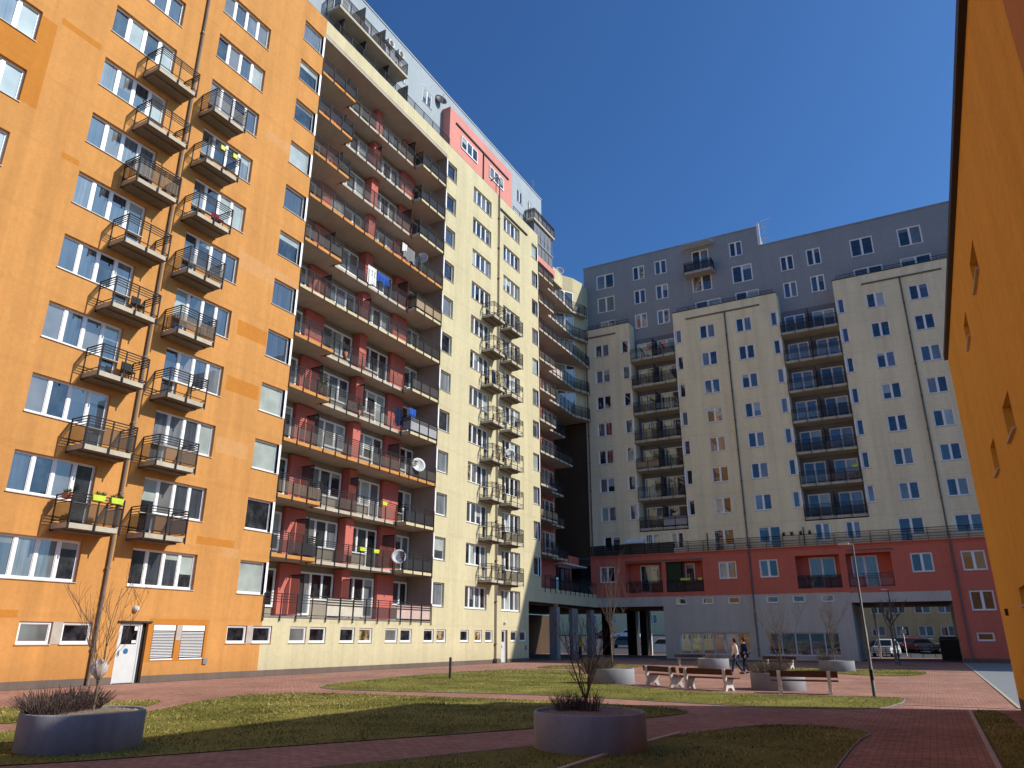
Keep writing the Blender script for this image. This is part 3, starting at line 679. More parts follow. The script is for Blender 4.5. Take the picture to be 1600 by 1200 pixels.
for u in (-20.2, -5.15, 1.7): mb.face([FE(u, 0, -.3), FE(u, -12, -.3), FE(u, -12, 4.27), FE(u, 0, 4.27)], 2)
mb.build('facade_wall', [M['creamE'], M['red'], M['greyB'], M['plinth']], EB)
mb = MB()
for a, b in (CA, CB, CC): mb.fbox(FE, a - .03, b + .03, -.35, .04, PT + .003, PT + .07)
mb.build('parapet_cap', M['trim'], EB)
mb = MB(); mb.fbox(FE, -26.89, 60, .0, .05, 8.52, 8.6); mb.fbox(FE, -26.85, 60, .002, .14, 8.68, 8.76); mb.build('ledge', M['red'], EB)
mb = MB(); mb.fbox(FE, -27.0, 60, -12.5, -2.0, 10.0, 36.0); mb.fbox(FE, -20.1, -5.3, -12.5, -1.7, -.2, 9.5); mb.fbox(FE, 1.8, 60, -12.5, -.9, -.2, 8.7); mb.fbox(FE, -36, 1.7, -12.5, -1.3, 4.61, 5.3); mb.fbox(FE, -36, 60, -12.5, -1.3, 8.05, 8.7)
mb.fbox(FE, -36, 60, -12.9, -12.5, 4.8, 36.5)
mb.build('core', M['greyback'], EB)
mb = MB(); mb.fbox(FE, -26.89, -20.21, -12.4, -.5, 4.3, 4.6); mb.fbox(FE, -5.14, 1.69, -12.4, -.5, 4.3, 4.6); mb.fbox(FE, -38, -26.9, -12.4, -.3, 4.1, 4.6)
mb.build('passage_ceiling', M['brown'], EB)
mb = MB(); mb.fbox(FE, -26.89, -20.21, -.499, -.01, 4.275, 5.0); mb.fbox(FE, -5.14, 1.69, -.499, -.01, 4.275, 4.98); mb.build('lintel_beam', M['greyB'], EB)
for (a, b, y0, y1) in ((-30.5, -29.6, 76, 77), (-27.7, -26.75, 76, 77), (-26.1, -25.4, 75.4, 76.4)):
    mb = MB(); mb.box(a, b, y0, y1, -.3, 4.29); mb.build('pillar', M['trim'], EB)
mb = MB(); mb.box(-25.39, -25.2, 76.2, 76.4, -.2, 4.29); mb.build('white_strip', M['white'], EB)  # white strip painted as the sunlit edge of the dark pillar
mb = MB(); mb.box(-4.4, -4.2, 76.3, 76.5, -.2, 4.29); mb.build('white_strip', M['white'], EB)
for (nm, a, b, z0, z1, n, dr, edge, wt) in ew:
    window(EB, nm, FE, a, b, z0, z1, n, -.13, dr, wt, .135, nm != 'terrace_window', 'white', edge, .18, .085)
# red base recesses
for i, (a, b) in enumerate(recess):
    mb = MB(); mb.face([FE(a, -1.2, 5.42), FE(b, -1.2, 5.42), FE(b, -1.2, 8.0), FE(a, -1.2, 8.0)])
    for u in (a, b): mb.face([FE(u, -.19, 5.42), FE(u, -1.2, 5.42), FE(u, -1.2, 8.0), FE(u, -.19, 8.0)])
    mb.face([FE(a, -.19, 8.0), FE(b, -.19, 8.0), FE(b, -1.2, 8.0), FE(a, -1.2, 8.0)]); mb.face([FE(a, -.19, 5.42), FE(b, -.19, 5.42), FE(b, -1.2, 5.42), FE(a, -1.2, 5.42)])
    rc = mb.build('loggia_recess', M['red'], EB)
    r = MB(); railing(r, FE, [(a + .05, -.05), (b - .05, -.05)], 5.42, 1.0, .9, .05, (1.0, .85, .7)); r.build('railing', M['metal'], rc)
    p = MB(); panels(p, FE, [(a + .05, -.08), (b - .05, -.08)], 5.42, .05, .95, 0); p.build('screen', M[['mesh', 'smoke', 'smoke', 'clear'][i]], rc)
for a, b, d in ((-22.5, -20.75, (0, 5.5)), (-18.35, -17.5, None), (-8.0, -6.0, (0, 5.5)), (-4.8, -2.9, (1, 5.5))):
    window(EB, 'loggia_window', FE, a, b, 6.3, 7.9, 2 if d else 1, -1.19, d, [2, 4, 1, 3, 0, 0], .1, False)
mb = MB(); mb.fbox(FE, -19.78, -18.5, -.9, -.3, 5.45, 7.98); mb.build('green_awning', M['green'], EB)
mb = MB(); mb.fbox(FE, -23.5, -16.4, .055, .12, 8.1, 8.2); mb.fbox(FE, -5.0, -1.6, .055, .1, 8.2, 8.28); mb.build('awning_box', M['pipe'], EB)
# shop windows
for si, (a, b, n) in enumerate(shops):
    w = window(EB, 'shop_window', FE, a, b, .32, 2.08, n, -.15, None, [2, 3, 0, 1, 0, 2] if si else [0, 1, 2, 1, 0, 3], .07, True, 'whitegrey', None, 0)
    if si == 1:
        for txt, x in (('centrum', -9.58), ('krásy', -8.42)):
            cu = bpy.data.curves.new('lettering', 'FONT'); cu.body = txt; cu.size = .26; cu.extrude = .002; cu.align_x = 'LEFT'
            o = bpy.data.objects.new('lettering', cu); COL.objects.link(o); o.parent = w; o.location = Vector((x, YE + .112, 1.28)) - OFF[w.name]; o.rotation_euler = (math.pi / 2, 0, 0); cu.materials.append(M['letter'])
            me = bpy.data.meshes.new_from_object(o.evaluated_get(bpy.context.evaluated_depsgraph_get())); me.materials.clear(); me.materials.append(M['letter'])
            o2 = bpy.data.objects.new('lettering', me); COL.objects.link(o2); o2.parent = w; o2.location = o.location; o2.rotation_euler = o.rotation_euler; bpy.data.objects.remove(o); o2.name = 'lettering'
        mb = MB()
        for ang in (-70, -35, 0, 35, 70):
            c = Vector((-8.55, 0, .5)); d = Vector((math.sin(math.radians(ang)), 0, math.cos(math.radians(ang)))); e = Vector((d.z, 0, -d.x))
            P = [c, c + d * .25 + e * .09, c + d * .42, c + d * .25 - e * .09]
            mb.face([FE(q.x, -.112 + .001 * ang / 70, q.z) for q in P])
        mb.build('flower_sticker', M['lotus'], w)
# loggias between the cream bays
for li, (a, b) in enumerate(((CA[1], CB[0]), (CB[1], CC[0]))):
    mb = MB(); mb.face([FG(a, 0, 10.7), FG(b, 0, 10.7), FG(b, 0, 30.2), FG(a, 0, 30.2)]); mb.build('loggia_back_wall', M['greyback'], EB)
    for j in range(2, 9):
        z = EZ(j) - 1.05
        s = MB(); s.fbox(FE, a + .002, b - .002, -1.49, .02, z, z + .22); sl = s.build('loggia_balcony', M['slab'], EB)
        r = MB(); pth = [(a + .05, .06), (b - .05, .06)]; railing(r, FE, pth, z + .22, 1.0, 1.15, .3); r.build('railing', M['metal'], sl)
        m_ = (a + b) / 2
        for h, (u0, u1) in enumerate(((a + .05, m_ - .03), (m_ + .03, b - .05))):
            mt = {(0, 6, 0): 'smoke', (0, 5, 0): 'frost', (0, 5, 1): 'smoke', (0, 4, 0): 'tanp', (0, 2, 1): 'solid', (1, 4, 1): 'frost', (1, 3, 1): 'reed', (1, 2, 0): 'smoke', (1, 2, 1): 'smoke'}.get((li, j, h)) or R.choice(['mesh', 'clear', 'mesh', 'clear', 'smoke'])
            p = MB(); panels(p, FE, [(u0, .03), (u1, .03)], z + .22, .08, .72 if mt != 'solid' else .9, 0); p.build('screen', M[mt], sl)
        wt = [3, 3, .5, 2.5, .5, 0] if li == 0 else [4, 5, .6, 1.2, .4, 0]
        window(EB, 'loggia_window', FG, a + .3, a + 2.05, z + .25, z + 2.3, 2, .004, None, wt, .09, False)
        window(EB, 'loggia_window', FG, b - 2.1, b - .25, z + .25, z + 2.3, 2, .004, None, wt, .09, False)
        mb = MB(); mb.fbox(FE, m_ - .03, m_ + .03, -1.49, -.1, z + .23, z + 2.2); mb.build('partition', M['smoke'], EB)
# grey upper storeys
gw = [(-25.8, -23.83, 36.7, 38.4), (-25.76, -23.85, 34.0, 35.75), (-25.5, -23.9, 31.35, 33.0), (-21.71, -20.45, 36.87, 38.45), (-21.71, -20.46, 34.14, 35.72), (-21.75, -20.46, 31.4, 33.0), (-19.35, -18.08, 36.95, 38.53), (-19.37, -18.08, 34.14, 35.75), (-19.4, -18.13, 31.4, 32.96), (-15.45, -13.75, 36.4, 38.6), (-15.62, -13.68, 34.05, 35.95), (-15.5, -13.0, 31.35, 33.0), (-11.72, -10.48, 37.0, 38.6), (-11.69, -9.78, 34.1, 35.95), (-11.6, -9.4, 31.35, 33.1), (-7.2, -6.0, 34.3, 35.85), (-4.85, -3.6, 34.3, 36.0), (-7.2, -6.0, 31.5, 33.1), (-4.81, -3.6, 31.55, 33.2), (-1.1, .78, 34.2, 36.0), (2.77, 4.64, 34.2, 36.0), (-1.15, 1.2, 31.4, 33.0), (2.6, 5.0, 31.4, 33.1)]
mb = MB(); wall(mb, FG, [-27.25, -9.0, 60], [30.2, 37.5, 39.6], lambda u, z: None if (u > -9 and z > 37.5) else 0, gw, .14)
mb.face([FG(-27.25, 0, 30), FG(-27.25, -11, 30), FG(-27.25, -11, 39.6), FG(-27.25, 0, 39.6)]); mb.face([FG(-9, 0, 37.5), FG(-9, -11, 37.5), FG(-9, -11, 39.6), FG(-9, 0, 39.6)])
mb.build('roof_storey_wall', M['grey'], EB)
mb = MB(); mb.fbox(FG, -27.3, -8.95, -11, .06, 39.58, 39.7); mb.fbox(FG, -8.94, 60, -11, .06, 37.48, 37.6); mb.build('roof_edge', M['grey'], EB)
for i, h in enumerate(gw): window(EB, 'roof_window', FG, *h, 2, -.1, None, [4, 3, .5, 2, .5, .3] if h[0] < -12 else [6, 4, .3, .6, .5, 0], .13, True, 'white', None, .2, .085)
s = MB(); s.fbox(FG, -16.1, -13.3, .003, 1.1, 35.65, 35.9); sl = s.build('roof_balcony', M['ceil'], EB)
r = MB(); pth = [(-16.05, .02), (-16.05, 1.08), (-13.35, 1.08), (-13.35, .02)]; railing(r, FG, pth, 35.9); r.build('railing', M['metal'], sl)
p = MB(); panels(p, FG, pth, 35.9, .1, .85, -.02); p.build('screen', M['smoke'], sl)
mb = MB(); mb.face([FG(-16.2, .05, 39.0), FG(-13.1, .05, 39.0), FG(-13.1, 1.2, 38.75), FG(-16.2, 1.2, 38.75)]); mb.face([FG(-16.2, .05, 39.04), FG(-13.1, .05, 39.04), FG(-13.1, 1.2, 38.79), FG(-16.2, 1.2, 38.79)]); mb.build('awning', M['awn'], EB)
for a, b in ((-26.6, -22.2), (-17.1, -8.1), (-2.6, 7.5)):
    r = MB(); railing(r, FE, [(a, -.5), (b, -.5)], PT, .62, 1.1, .1, (1.0, .7)); r.build('terrace_railing', M['metal'], EB)
for i, (u, zt, zb, gl) in enumerate(((-12.5, 30.7, .2, (-16.2, -9.3)), (2.25, 30.7, .2, (-.7, 5.4)), (-26.6, 30.4, 8.8, (-26.7, -23.4)))):
    mb = MB(); mb.tube([FE(u, .09, zb), FE(u, .09, zt)], .06, 8)
    for k in range(int((zt - zb - .6) / 2.75) + 1): mb.fbox(FE, u - .09, u + .09, 0, .16, zb + .6 + k * 2.75, zb + .66 + k * 2.75)
    mb.build('downpipe', M['pipe'], EB)
    mb = MB(); mb.fbox(FE, gl[0], gl[1], 0, .1, 30.66, 30.78); mb.build('gutter', M['pipe'], EB)
r = MB(); railing(r, FE, [(-26.85, .1), (7.5, .1)], 8.76, .9, 1.3, .1, (1.0, .8, .55, .3)); r.build('terrace_railing', M['metal'], EB)
p = MB(); panels(p, FE, [(-26.8, .07), (-18.9, .07)], 8.76, .02, .95, 0); p.build('screen', M['smoke'], EB)
p = MB(); panels(p, FE, [(-18.8, .07), (7.4, .07)], 8.76, .05, .62, 0); p.build('screen', M['clear'], EB)
for u in (-15.9, -8.0):
    mb = MB(); mb.fbox(FE, u, u + .06, .003, .1, 8.77, 10.3); mb.build('terrace_divider', M['smoke'], EB)

# ================================================================== RIGHT BUILDING
RB = building('apartment_block', 'low orange building in shade at the right edge with slit like window openings', 'building', (6, 10, 0))
rh = [(12.82, 13.85, 7.26, 7.78), (15.95, 16.85, 7.26, 7.78), (12.82, 13.85, 4.6, 5.17), (15.95, 16.85, 4.6, 5.17), (15.95, 17.25, 2.2, 2.52)]
mb = MB(); wall(mb, FR, [-12, 7.2, 22.5], [-.4, .3, 8.95], lambda u, z: (2 if z < .3 else (1 if u < 7.2 else 0)), rh, .26)
mb.face([FR(22.5, 0, -.4), FR(22.5, -12, -.4), FR(22.5, -12, 8.95), FR(22.5, 0, 8.95)], 1); mb.face([FR(-12, 0, -.4), FR(-12, -12, -.4), FR(-12, -12, 8.95), FR(-12, 0, 8.95)], 0)  # unseen end face, coloured brown to dim its sunlit reflection in the windows
mb.build('facade_wall', [M['orangeR'], M['brownR'], M['plinth']], RB)
mb = MB(); mb.fbox(FR, -12, 22.56, -12, .09, 8.96, 9.12); mb.build('roof_edge', M['trim'], RB)
mb = MB(); mb.fbox(FR, -12, 22.4, -12, -1.7, 9.12, 11.7); mb.build('roof_storey', M['orangeR'], RB)  # unseen setback storey, sized to give the building its longer shadow
for h in rh:
    mb = MB(); mb.fbox(FR, h[0], h[1], -.26, -.2, h[2], h[3]); w = mb.build('window', M['trim'], RB)
    p = MB(); p.face([FR(h[0] + .06, -.195, h[2] + .06), FR(h[1] - .06, -.195, h[2] + .06), FR(h[1] - .06, -.195, h[3] - .06), FR(h[0] + .06, -.195, h[3] - .06)], 0); p.build('pane', PM, w)
    p = MB(); p.fbox(FR, h[0] - .02, h[1] + .02, -.19, .05, h[2] - .035, h[2] - .004); p.build('sill', M['sill'], w)
mb = MB(); mb.fbox(FR, 20.4, 20.5, 0, .06, 2.1, 2.25); mb.build('wall_lamp', M['trim'], RB)

# ================================================================== GROUND
def sheet(name, pts, z, mat, k='structure'):
    tr = tessellate_polygon([[Vector((p[0], p[1], 0)) for p in pts]])
    mb = MB(); mb.v = [(p[0], p[1], z) for p in pts]
    for t in tr: mb.f.append(tuple(t)); mb.m.append(0); mb.sm.append(False)
    o = mb.build(name, mat)
    for pl in o.data.polygons:
        if pl.normal.z < 0: pl.flip()
    return kind(o, k)
kind((lambda m: (m.face([(-900, -700, -.012), (900, -700, -.012), (900, 1100, -.012), (-900, 1100, -.012)]), m.build('ground', M['earth']))[1])(MB()), 'structure')
sheet('courtyard_paving', [(-42, -14), (14, -14), (14, 79), (-42, 79)], 0.0, M['paving'])
mb = MB()
for y0, y1 in ((79, 94), (94, 190)):
    za, zb = max(0, (y0 - 93) * .05) + .004, max(0, (y1 - 93) * .05) + .004
    mb.face([(-120, y0, za), (80, y0, za), (80, y1, zb), (-120, y1, zb)])
kind(mb.build('street', M['asphalt']), 'structure')
sheet('gutter_strip', [(XL + .02, -14), (XL + .35, -14), (XL + .35, 51), (XL + .02, 51)], .004, M['plinth'])
sheet('side_path', [(1.75, 64.5), (1.72, 49), (1.66, 30), (1.63, 22.9), (14, 22.9), (14, 64.5)], .008, M['pave2'])
def smooth(pts, it=2):
    for _ in range(it):
        q = []
        for a, b in zip(pts, pts[1:] + pts[:1]):
            q += [(a[0] * .75 + b[0] * .25, a[1] * .75 + b[1] * .25), (a[0] * .25 + b[0] * .75, a[1] * .25 + b[1] * .75)]
        pts = q
    return pts
G = [
    [(-18.9, 19.9), (-20.5, 25.31), (-21.2, 32.37), (-20.6, 36.97), (-18.4, 38.6), (-15.34, 35.6), (-13.4, 31.5), (-11.51, 28.6), (-9.79, 26.45), (-8.0, 25.35), (-5.52, 24.75), (-3.04, 24.9), (-1.7, 25.5), (-.9, 25.3), (-1.0, 23.01), (-1.4, 21.1), (-2.67, 20.4), (-3.81, 20.2), (-6.37, 20.6), (-9.43, 21.1), (-11.96, 21.0), (-15.1, 20.15)],
    [(-15.2, 10.8), (-18.1, 15.83), (-17.9, 17.6), (-16.87, 18.6), (-13.46, 19.0), (-9.25, 19.3), (-6.57, 19.1), (-5.4, 18.5), (-5.1, 17.81), (-5.5, 16.47), (-6.81, 13.39), (-8.01, 11.32), (-9.33, 9.0), (-10.08, 7.63), (-10.56, 6.78), (-11.5, 5.6), (-14.5, 6.0)],
    [(-19.9, 10.6), (-19.5, 12.4), (-19.17, 13.9), (-18.5, 14.3), (-18.0, 13.9), (-16.7, 12.3), (-15.9, 10.4), (-16.3, 8.4), (-20, 6)],
    [(-7.6, 7.6), (-6.93, 8.75), (-6.42, 9.95), (-5.73, 11.35), (-4.6, 12.6), (-4.1, 13.9), (-3.3, 16.2), (-2.25, 16.6), (-1.4, 16.2), (-1.2, 15.5), (-1.37, 14.58), (-1.37, 10.0), (-1.5, 5), (-8, 4)],
    [(.66, 21.9), (.55, 20.98), (.57, 14.97), (.57, 8.0), (1.2, 7.9), (1.22, 14), (1.22, 21.95)],
    [(-4.2, 46.6), (-2.03, 48.2), (-.6, 46.6), (-.5, 42.5), (-1.4, 39.5), (-3.32, 39.6), (-5.5, 43.2), (-9.5, 45.6), (-13.0, 46.8), (-13.2, 49), (-8.0, 48.0)],
    [(-20.5, 40.0), (-21.2, 44.5), (-18.5, 47.5), (-15.0, 46.8), (-15.2, 44), (-16.8, 41.2), (-18.6, 39.4)],
    [(-20.0, 62.6), (-6.5, 62.6), (-6.3, 60.2), (-12, 58.6), (-20, 59.6)],
]
def inside(p, poly):
    c = False; j = len(poly) - 1
    for i in range(len(poly)):
        a, b = poly[i], poly[j]
        if (a[1] > p[1]) != (b[1] > p[1]) and p[0] < (b[0] - a[0]) * (p[1] - a[1]) / (b[1] - a[1]) + a[0]: c = not c
        j = i
    return c
PL = []   # planter discs kept free of grass
planters = [(-11.78, 7.75), (-4.92, 11.6), (-10.95, 28.05), (-11.28, 44.97), (-4.78, 27.45), (-4.63, 44.1)]
for gi, g in enumerate(G):
    poly = smooth(g, 2)
    sheet('grass_patch', poly, .012, M['grass'])
    mb = MB()
    xs = [p[0] for p in poly]; ys = [p[1] for p in poly]
    x0, x1, y0, y1 = min(xs), max(xs), max(min(ys), 4), max(ys); area = (x1 - x0) * (y1 - y0)
    n = int(area * (260 if y1 < 30 else 60)); n = min(n, 60000)
    for _ in range(n):
        x, y = R.uniform(x0, x1), R.uniform(y0, y1)
        dist = math.hypot(x, y)
        if dist < 9 or not inside((x, y), poly): continue
        if any((x - a) ** 2 + (y - b) ** 2 < .8 for a, b in planters): continue
        hgt = R.uniform(.018, .05) * (1.6 if R.random() < .06 else 1) * (.75 + .8 * max(-.6, mnoise.noise(Vector((x * 1.1, y * 1.1, 3))))); w = .004 + dist * .00035; an = R.uniform(0, math.pi); lx, ly = R.uniform(-.045, .045), R.uniform(-.045, .045)
        dx, dy = math.cos(an) * w, math.sin(an) * w
        mb.face([(x - dx, y - dy, .01), (x + dx, y + dy, .01), (x + lx, y + ly, .01 + hgt)])
    o = mb.build('grass', M['blade']); kind(o, 'stuff'); tag(o, ['sunlit dry lawn curving round the benches', 'half shaded lawn between the round planters', 'lawn corner beside the nearest planter', 'shaded lawn at the bottom of the view', 'narrow shaded lawn along the orange wall', 'lawn behind the far benches', 'lawn tongue before the gallery pillars', 'shaded lawn under the shop windows'][gi], 'lawn')
def strip(name, pts, w, z, h, mat):
    mb = MB()
    for a, b in zip(pts, pts[1:]): mb.bar((a[0], a[1], z), (b[0], b[1], z), w, h)
    return kind(mb.build(name, mat), 'structure')
strip('kerb', [(-4.5, 7.5), (-4.4, 11.0), (-4.33, 12.64), (-4.2, 14.0)], .07, .012, .05, M['kerb'])
strip('kerb', [(.5, 6), (.5, 21.6)], .06, .012, .05, M['kerb'])
strip('kerb', [(1.6, 22.9), (1.63, 30), (1.68, 49), (1.7, 64)], .08, .008, .03, M['kerb'])
strip('paving_line', [(-1.2, 22.75), (1.5, 22.75)], .08, .004, .02, M['kerb'])
strip('paving_line', [(-.4, 46.0), (1.3, 46.0)], .1, .004, .02, M['kerb'])
def loop(poly): return smooth(poly, 2) + smooth(poly, 2)[:1]
strip('kerb', loop(G[0]), .03, .004, .025, M['pave2'])
strip('kerb', loop(G[3]), .03, .004, .025, M['pave2'])

# ================================================================== PLANTERS, SHRUBS, TREES
def make_planter(label, loc):
    t = thing('planter', label, 'planter', (*loc, 0), 0, 'round grey planters around the courtyard')
    mb = MB(); mb.lathe([(.86, -.02), (.872, .0), (.872, .515), (.86, .53), (.825, .53), (.815, .515), (.815, .40)], 64); mb.build('tub', M['planter'], t)
    mb = MB(); mb.lathe([(.0, .53), (.3, .53), (.6, .51), (.814, .49)], 40); mb.build('soil', M['soil'], t)
    mb = MB(); rr = random.Random(5)
    for _ in range(420):
        a, q = rr.uniform(0, 6.283), .78 * math.sqrt(rr.random()); c = Vector((q * math.cos(a), q * math.sin(a), .525 - .04 * q)); s = rr.uniform(.010, .03)
        v = [c + Vector((rr.uniform(.7, 1.2) * s * x, rr.uniform(.7, 1.2) * s * y, rr.uniform(.5, .9) * s * z)) for x, y, z in ((1, 0, 0), (0, 1, 0), (-1, 0, 0), (0, -1, 0), (0, 0, 1), (0, 0, -1))]
        for f in ((0, 1, 4), (1, 2, 4), (2, 3, 4), (3, 0, 4), (1, 0, 5), (2, 1, 5), (3, 2, 5), (0, 3, 5)): mb.face([v[i] for i in f])
    kind(mb.build('pebbles', M['pebble'], t), 'stuff')
    return t
labs = ['shaded round grey planter at lower left, under the sapling with a silver bag', 'shaded round grey planter in the middle foreground with bushy dry stems', 'round grey planter beside the lawn, left of the park benches', 'round grey planter in front of the brown lit shop window', 'half sunlit round grey planter directly behind the single bench', 'far round grey planter in front of the lettered shop window']
P0 = make_planter(labs[0], planters[0])
for i in range(1, 6): dup(P0, (*planters[i], 0), i * .7, labs[i])
def sapling(name, label, loc, seed, h, stems, spread, mat='twig', r0=.02, trunk_h=.45, group=None, levels=3):
    rr = random.Random(seed); t = thing(name, label, 'tree', loc, 0, group)
    tb = MB(); cb = MB()
    tb.tube([(0, 0, -.1), (.01, 0, trunk_h * .5), (0, .01, trunk_h)], [r0 * 1.3, r0 * 1.1, r0], 7); tb.build('trunk', M['bark'], t)
    def grow(p, d, L, r, lev):
        pts = [p]; q = p.copy(); dd = d.copy(); n = 5
        for i in range(n):
            dd = (dd + Vector((rr.uniform(-.16, .16), rr.uniform(-.16, .16), .10))).normalized(); q = q + dd * L / n; pts.append(q.copy())
        cb.tube(pts, [max(.0022, r * (1 - .75 * i / n)) for i in range(n + 1)], 5 if r > .006 else 4, 0, False)
        if lev <= 0: return
        for _ in range(rr.randint(3, 5)):
            i = rr.randint(1, n - 1); f = pts[i]; a = rr.uniform(0, 6.283); nd = (dd * .9 + Vector((math.cos(a), math.sin(a), .25)) * rr.uniform(.4, .9)).normalized()
            grow(f, nd, L * rr.uniform(.35, .6), r * .5, lev - 1)
    for s in range(stems):
        a = 6.283 * s / stems + rr.uniform(-.4, .4); z0 = trunk_h * rr.uniform(.55, 1.0)
        grow(Vector((0, 0, z0)), Vector((math.cos(a) * spread * rr.uniform(.5, 1.2), math.sin(a) * spread * rr.uniform(.5, 1.2), 1)).normalized(), (h - z0) * rr.uniform(.7, 1.0), r0 * rr.uniform(.45, .7), levels - 1)
    cb.build('branches', M[mat], t); return t
def dry_shrub(label, loc, seed, rad, h, n, mat='shrub', group='dry shrubs in the planters'):
    rr = random.Random(seed); mb = MB()
    for _ in range(n):
        a, q = rr.uniform(0, 6.283), rad * math.sqrt(rr.random()); x, y = q * math.cos(a), q * math.sin(a)
        L = h * rr.uniform(.55, 1.05) * (1 - .35 * (q / rad) ** 2); lean = Vector((x, y, 0)) * rr.uniform(.2, .9) + Vector((rr.uniform(-.08, .08), rr.uniform(-.08, .08), 0))
        b = Vector((x, y, -.03)); m_ = b + Vector((0, 0, L * .5)) + lean * .35; e = b + Vector((0, 0, L)) + lean
        w = rr.uniform(.003, .006); mb.tube([b, m_, e], [w, w, w * .6], 3, 0, False)
        for _k in range(3):
            f = b.lerp(e, rr.uniform(.45, .95)); dd = Vector((rr.uniform(-1, 1), rr.uniform(-1, 1), rr.uniform(.6, 1.6))).normalized() * rr.uniform(.03, .08)
            sd = dd.cross(Vector((0, 0, 1))).normalized() * rr.uniform(.003, .006)
            mb.face([f - sd, f + sd, f + dd])
    o = mb.build('dry_shrub', M[mat], None, loc); return tag(o, label, 'shrub', group)
zp = .51
p = planters
sapling('sapling_tree', 'bare sapling with a silver bag in its fork, in the lower left planter', (p[0][0] + .12, p[0][1] + .05, zp), 3, 2.1, 6, .5, 'twig', .017, .42)
dry_shrub('wide clump of dried grey shrub in the lower left planter', (p[0][0] - .15, p[0][1] - .42, zp), 11, .36, .42, 420)
dry_shrub('second dried grey clump behind the lower left planter sapling', (p[0][0] - .3, p[0][1] + .1, zp), 12, .30, .42, 300)
mb = MB(); rr = random.Random(2)
mb.lathe([(.001, -.14), (.05, -.12), (.10, -.07), (.125, -.01), (.12, .06), (.08, .11), (.001, .14)], 18)
mb.v = [(x * (1 + rr.uniform(-.22, .22)), y * (1 + rr.uniform(-.22, .22)), z * (1 + rr.uniform(-.22, .22))) for x, y, z in mb.v]
o = mb.build('plastic_bag', M['silver'], None, (p[0][0] + .10, p[0][1] + .05, 1.12)); tag(o, 'crumpled silver plastic bag caught in the fork of the left sapling', 'bag')
sapling('sapling_tree', 'bare many stemmed sapling in the middle foreground planter', (p[1][0] + .0, p[1][1] - .1, zp), 8, 1.35, 8, .5, 'shrub', .016, .22)
dry_shrub('low dark dried clump at the left side of the middle foreground planter', (p[1][0] - .36, p[1][1] + .0, zp), 21, .2, .34, 170)
dry_shrub('taller dried clump at the foot of the middle planter sapling', (p[1][0] + .02, p[1][1] - .05, zp), 22, .15, .40, 90)
sapling('sapling_tree', 'slender bare sapling in the planter left of the benches', (p[2][0] + .05, p[2][1], zp), 5, 3.9, 6, .16, 'twig', .03, .8)
dry_shrub('big brown dried bush spilling from the planter left of the benches', (p[2][0] - .45, p[2][1] - .3, zp - .15), 31, .5, .75, 520, 'shrub2')
dry_shrub('sparse dried clump in the planter before the brown shop window', (p[3][0], p[3][1], zp), 41, .4, .4, 160, 'shrub2')
sapling('sapling_tree', 'pale bare sapling in the planter behind the single bench', (p[4][0] + .12, p[4][1] + .2, zp), 15, 2.6, 7, .42, 'twig', .02, .35)
dry_shrub('dried bush filling the left of the planter behind the single bench', (p[4][0] - .3, p[4][1], zp), 51, .48, .45, 460, 'shrub2')
sapling('sapling_tree', 'pale bare sapling in the far planter before the lettered window', (p[5][0] - .1, p[5][1], zp), 25, 3.2, 8, .28, 'twig', .03, .5)
dry_shrub('dried clump at the left of the far planter before the lettered window', (p[5][0] - .55, p[5][1] + .1, zp), 61, .3, .45, 160)
sapling('street_tree', 'bare pollarded street tree standing in front of the right hand passage', (-2.35, 57.5, 0), 33, 4.3, 6, .7, 'twig', .075, 2.9)

# ================================================================== BENCHES
def make_bench(label, loc, rz):
    t = thing('park_bench', label, 'bench', loc, rz, 'concrete and wood park benches around the plaza')
    # local: seat faces +y, long axis x
    for sx in (-.72, .72):
        prof = [(-.28, 0), (-.18, 0), (-.10, .09), (.10, .09), (.19, 0), (.31, 0), (.20, .20), (.32, .33), (.32, .36), (-.10, .36), (-.15, .40), (-.21, .67), (-.27, .67), (-.25, .36), (-.20, .22)]
        mb = MB(); n = len(prof)
        A_ = [(sx - .05, y, z) for y, z in prof]; B_ = [(sx + .05, y, z) for y, z in prof]
        tr = tessellate_polygon([[Vector((y, z, 0)) for y, z in prof]])
        for q in tr: mb.face([A_[i] for i in q]); mb.face([B_[i] for i in q])
        for i in range(n): j = (i + 1) % n; mb.face([A_[i], A_[j], B_[j], B_[i]])
        mb.build('leg', M['conc'], t)
    mb = MB()
    for y in (-.06, .10, .26): mb.box(-.98, .98, y - .07, y + .07, .362, .40)
    mb.build('seat', M['wood'], t, None, .006)
    mb = MB()
    for z, y in ((.575, -.165),):
        mb.hexa([(-.98, y - .02, z - .09), (.98, y - .02, z - .09), (.98, y + .02, z - .09), (-.98, y + .02, z - .09), (-.98, y - .05, z + .09), (.98, y - .05, z + .09), (.98, y - .01, z + .09), (-.98, y - .01, z + .09)])
    mb.build('backrest', M['wood'], t); return t
b0 = make_bench('left park bench of the pair seen from behind, beside the lawn', (-8.65, 27.25, 0), math.radians(-37))
dup(b0, (-6.75, 26.05, 0), math.radians(-16), 'right park bench of the pair seen from behind, beside the lawn')
dup(b0, (-3.7, 25.75, 0), math.radians(6), 'single park bench seen squarely from behind, in front of a half lit planter')
dup(b0, (-7.9, 46.2, 0), math.radians(168), 'far park bench facing the camera beneath the lettered shop window')
dup(b0, (-13.6, 48.6, 0), math.radians(205), 'far park bench in shade behind the pair of near benches')

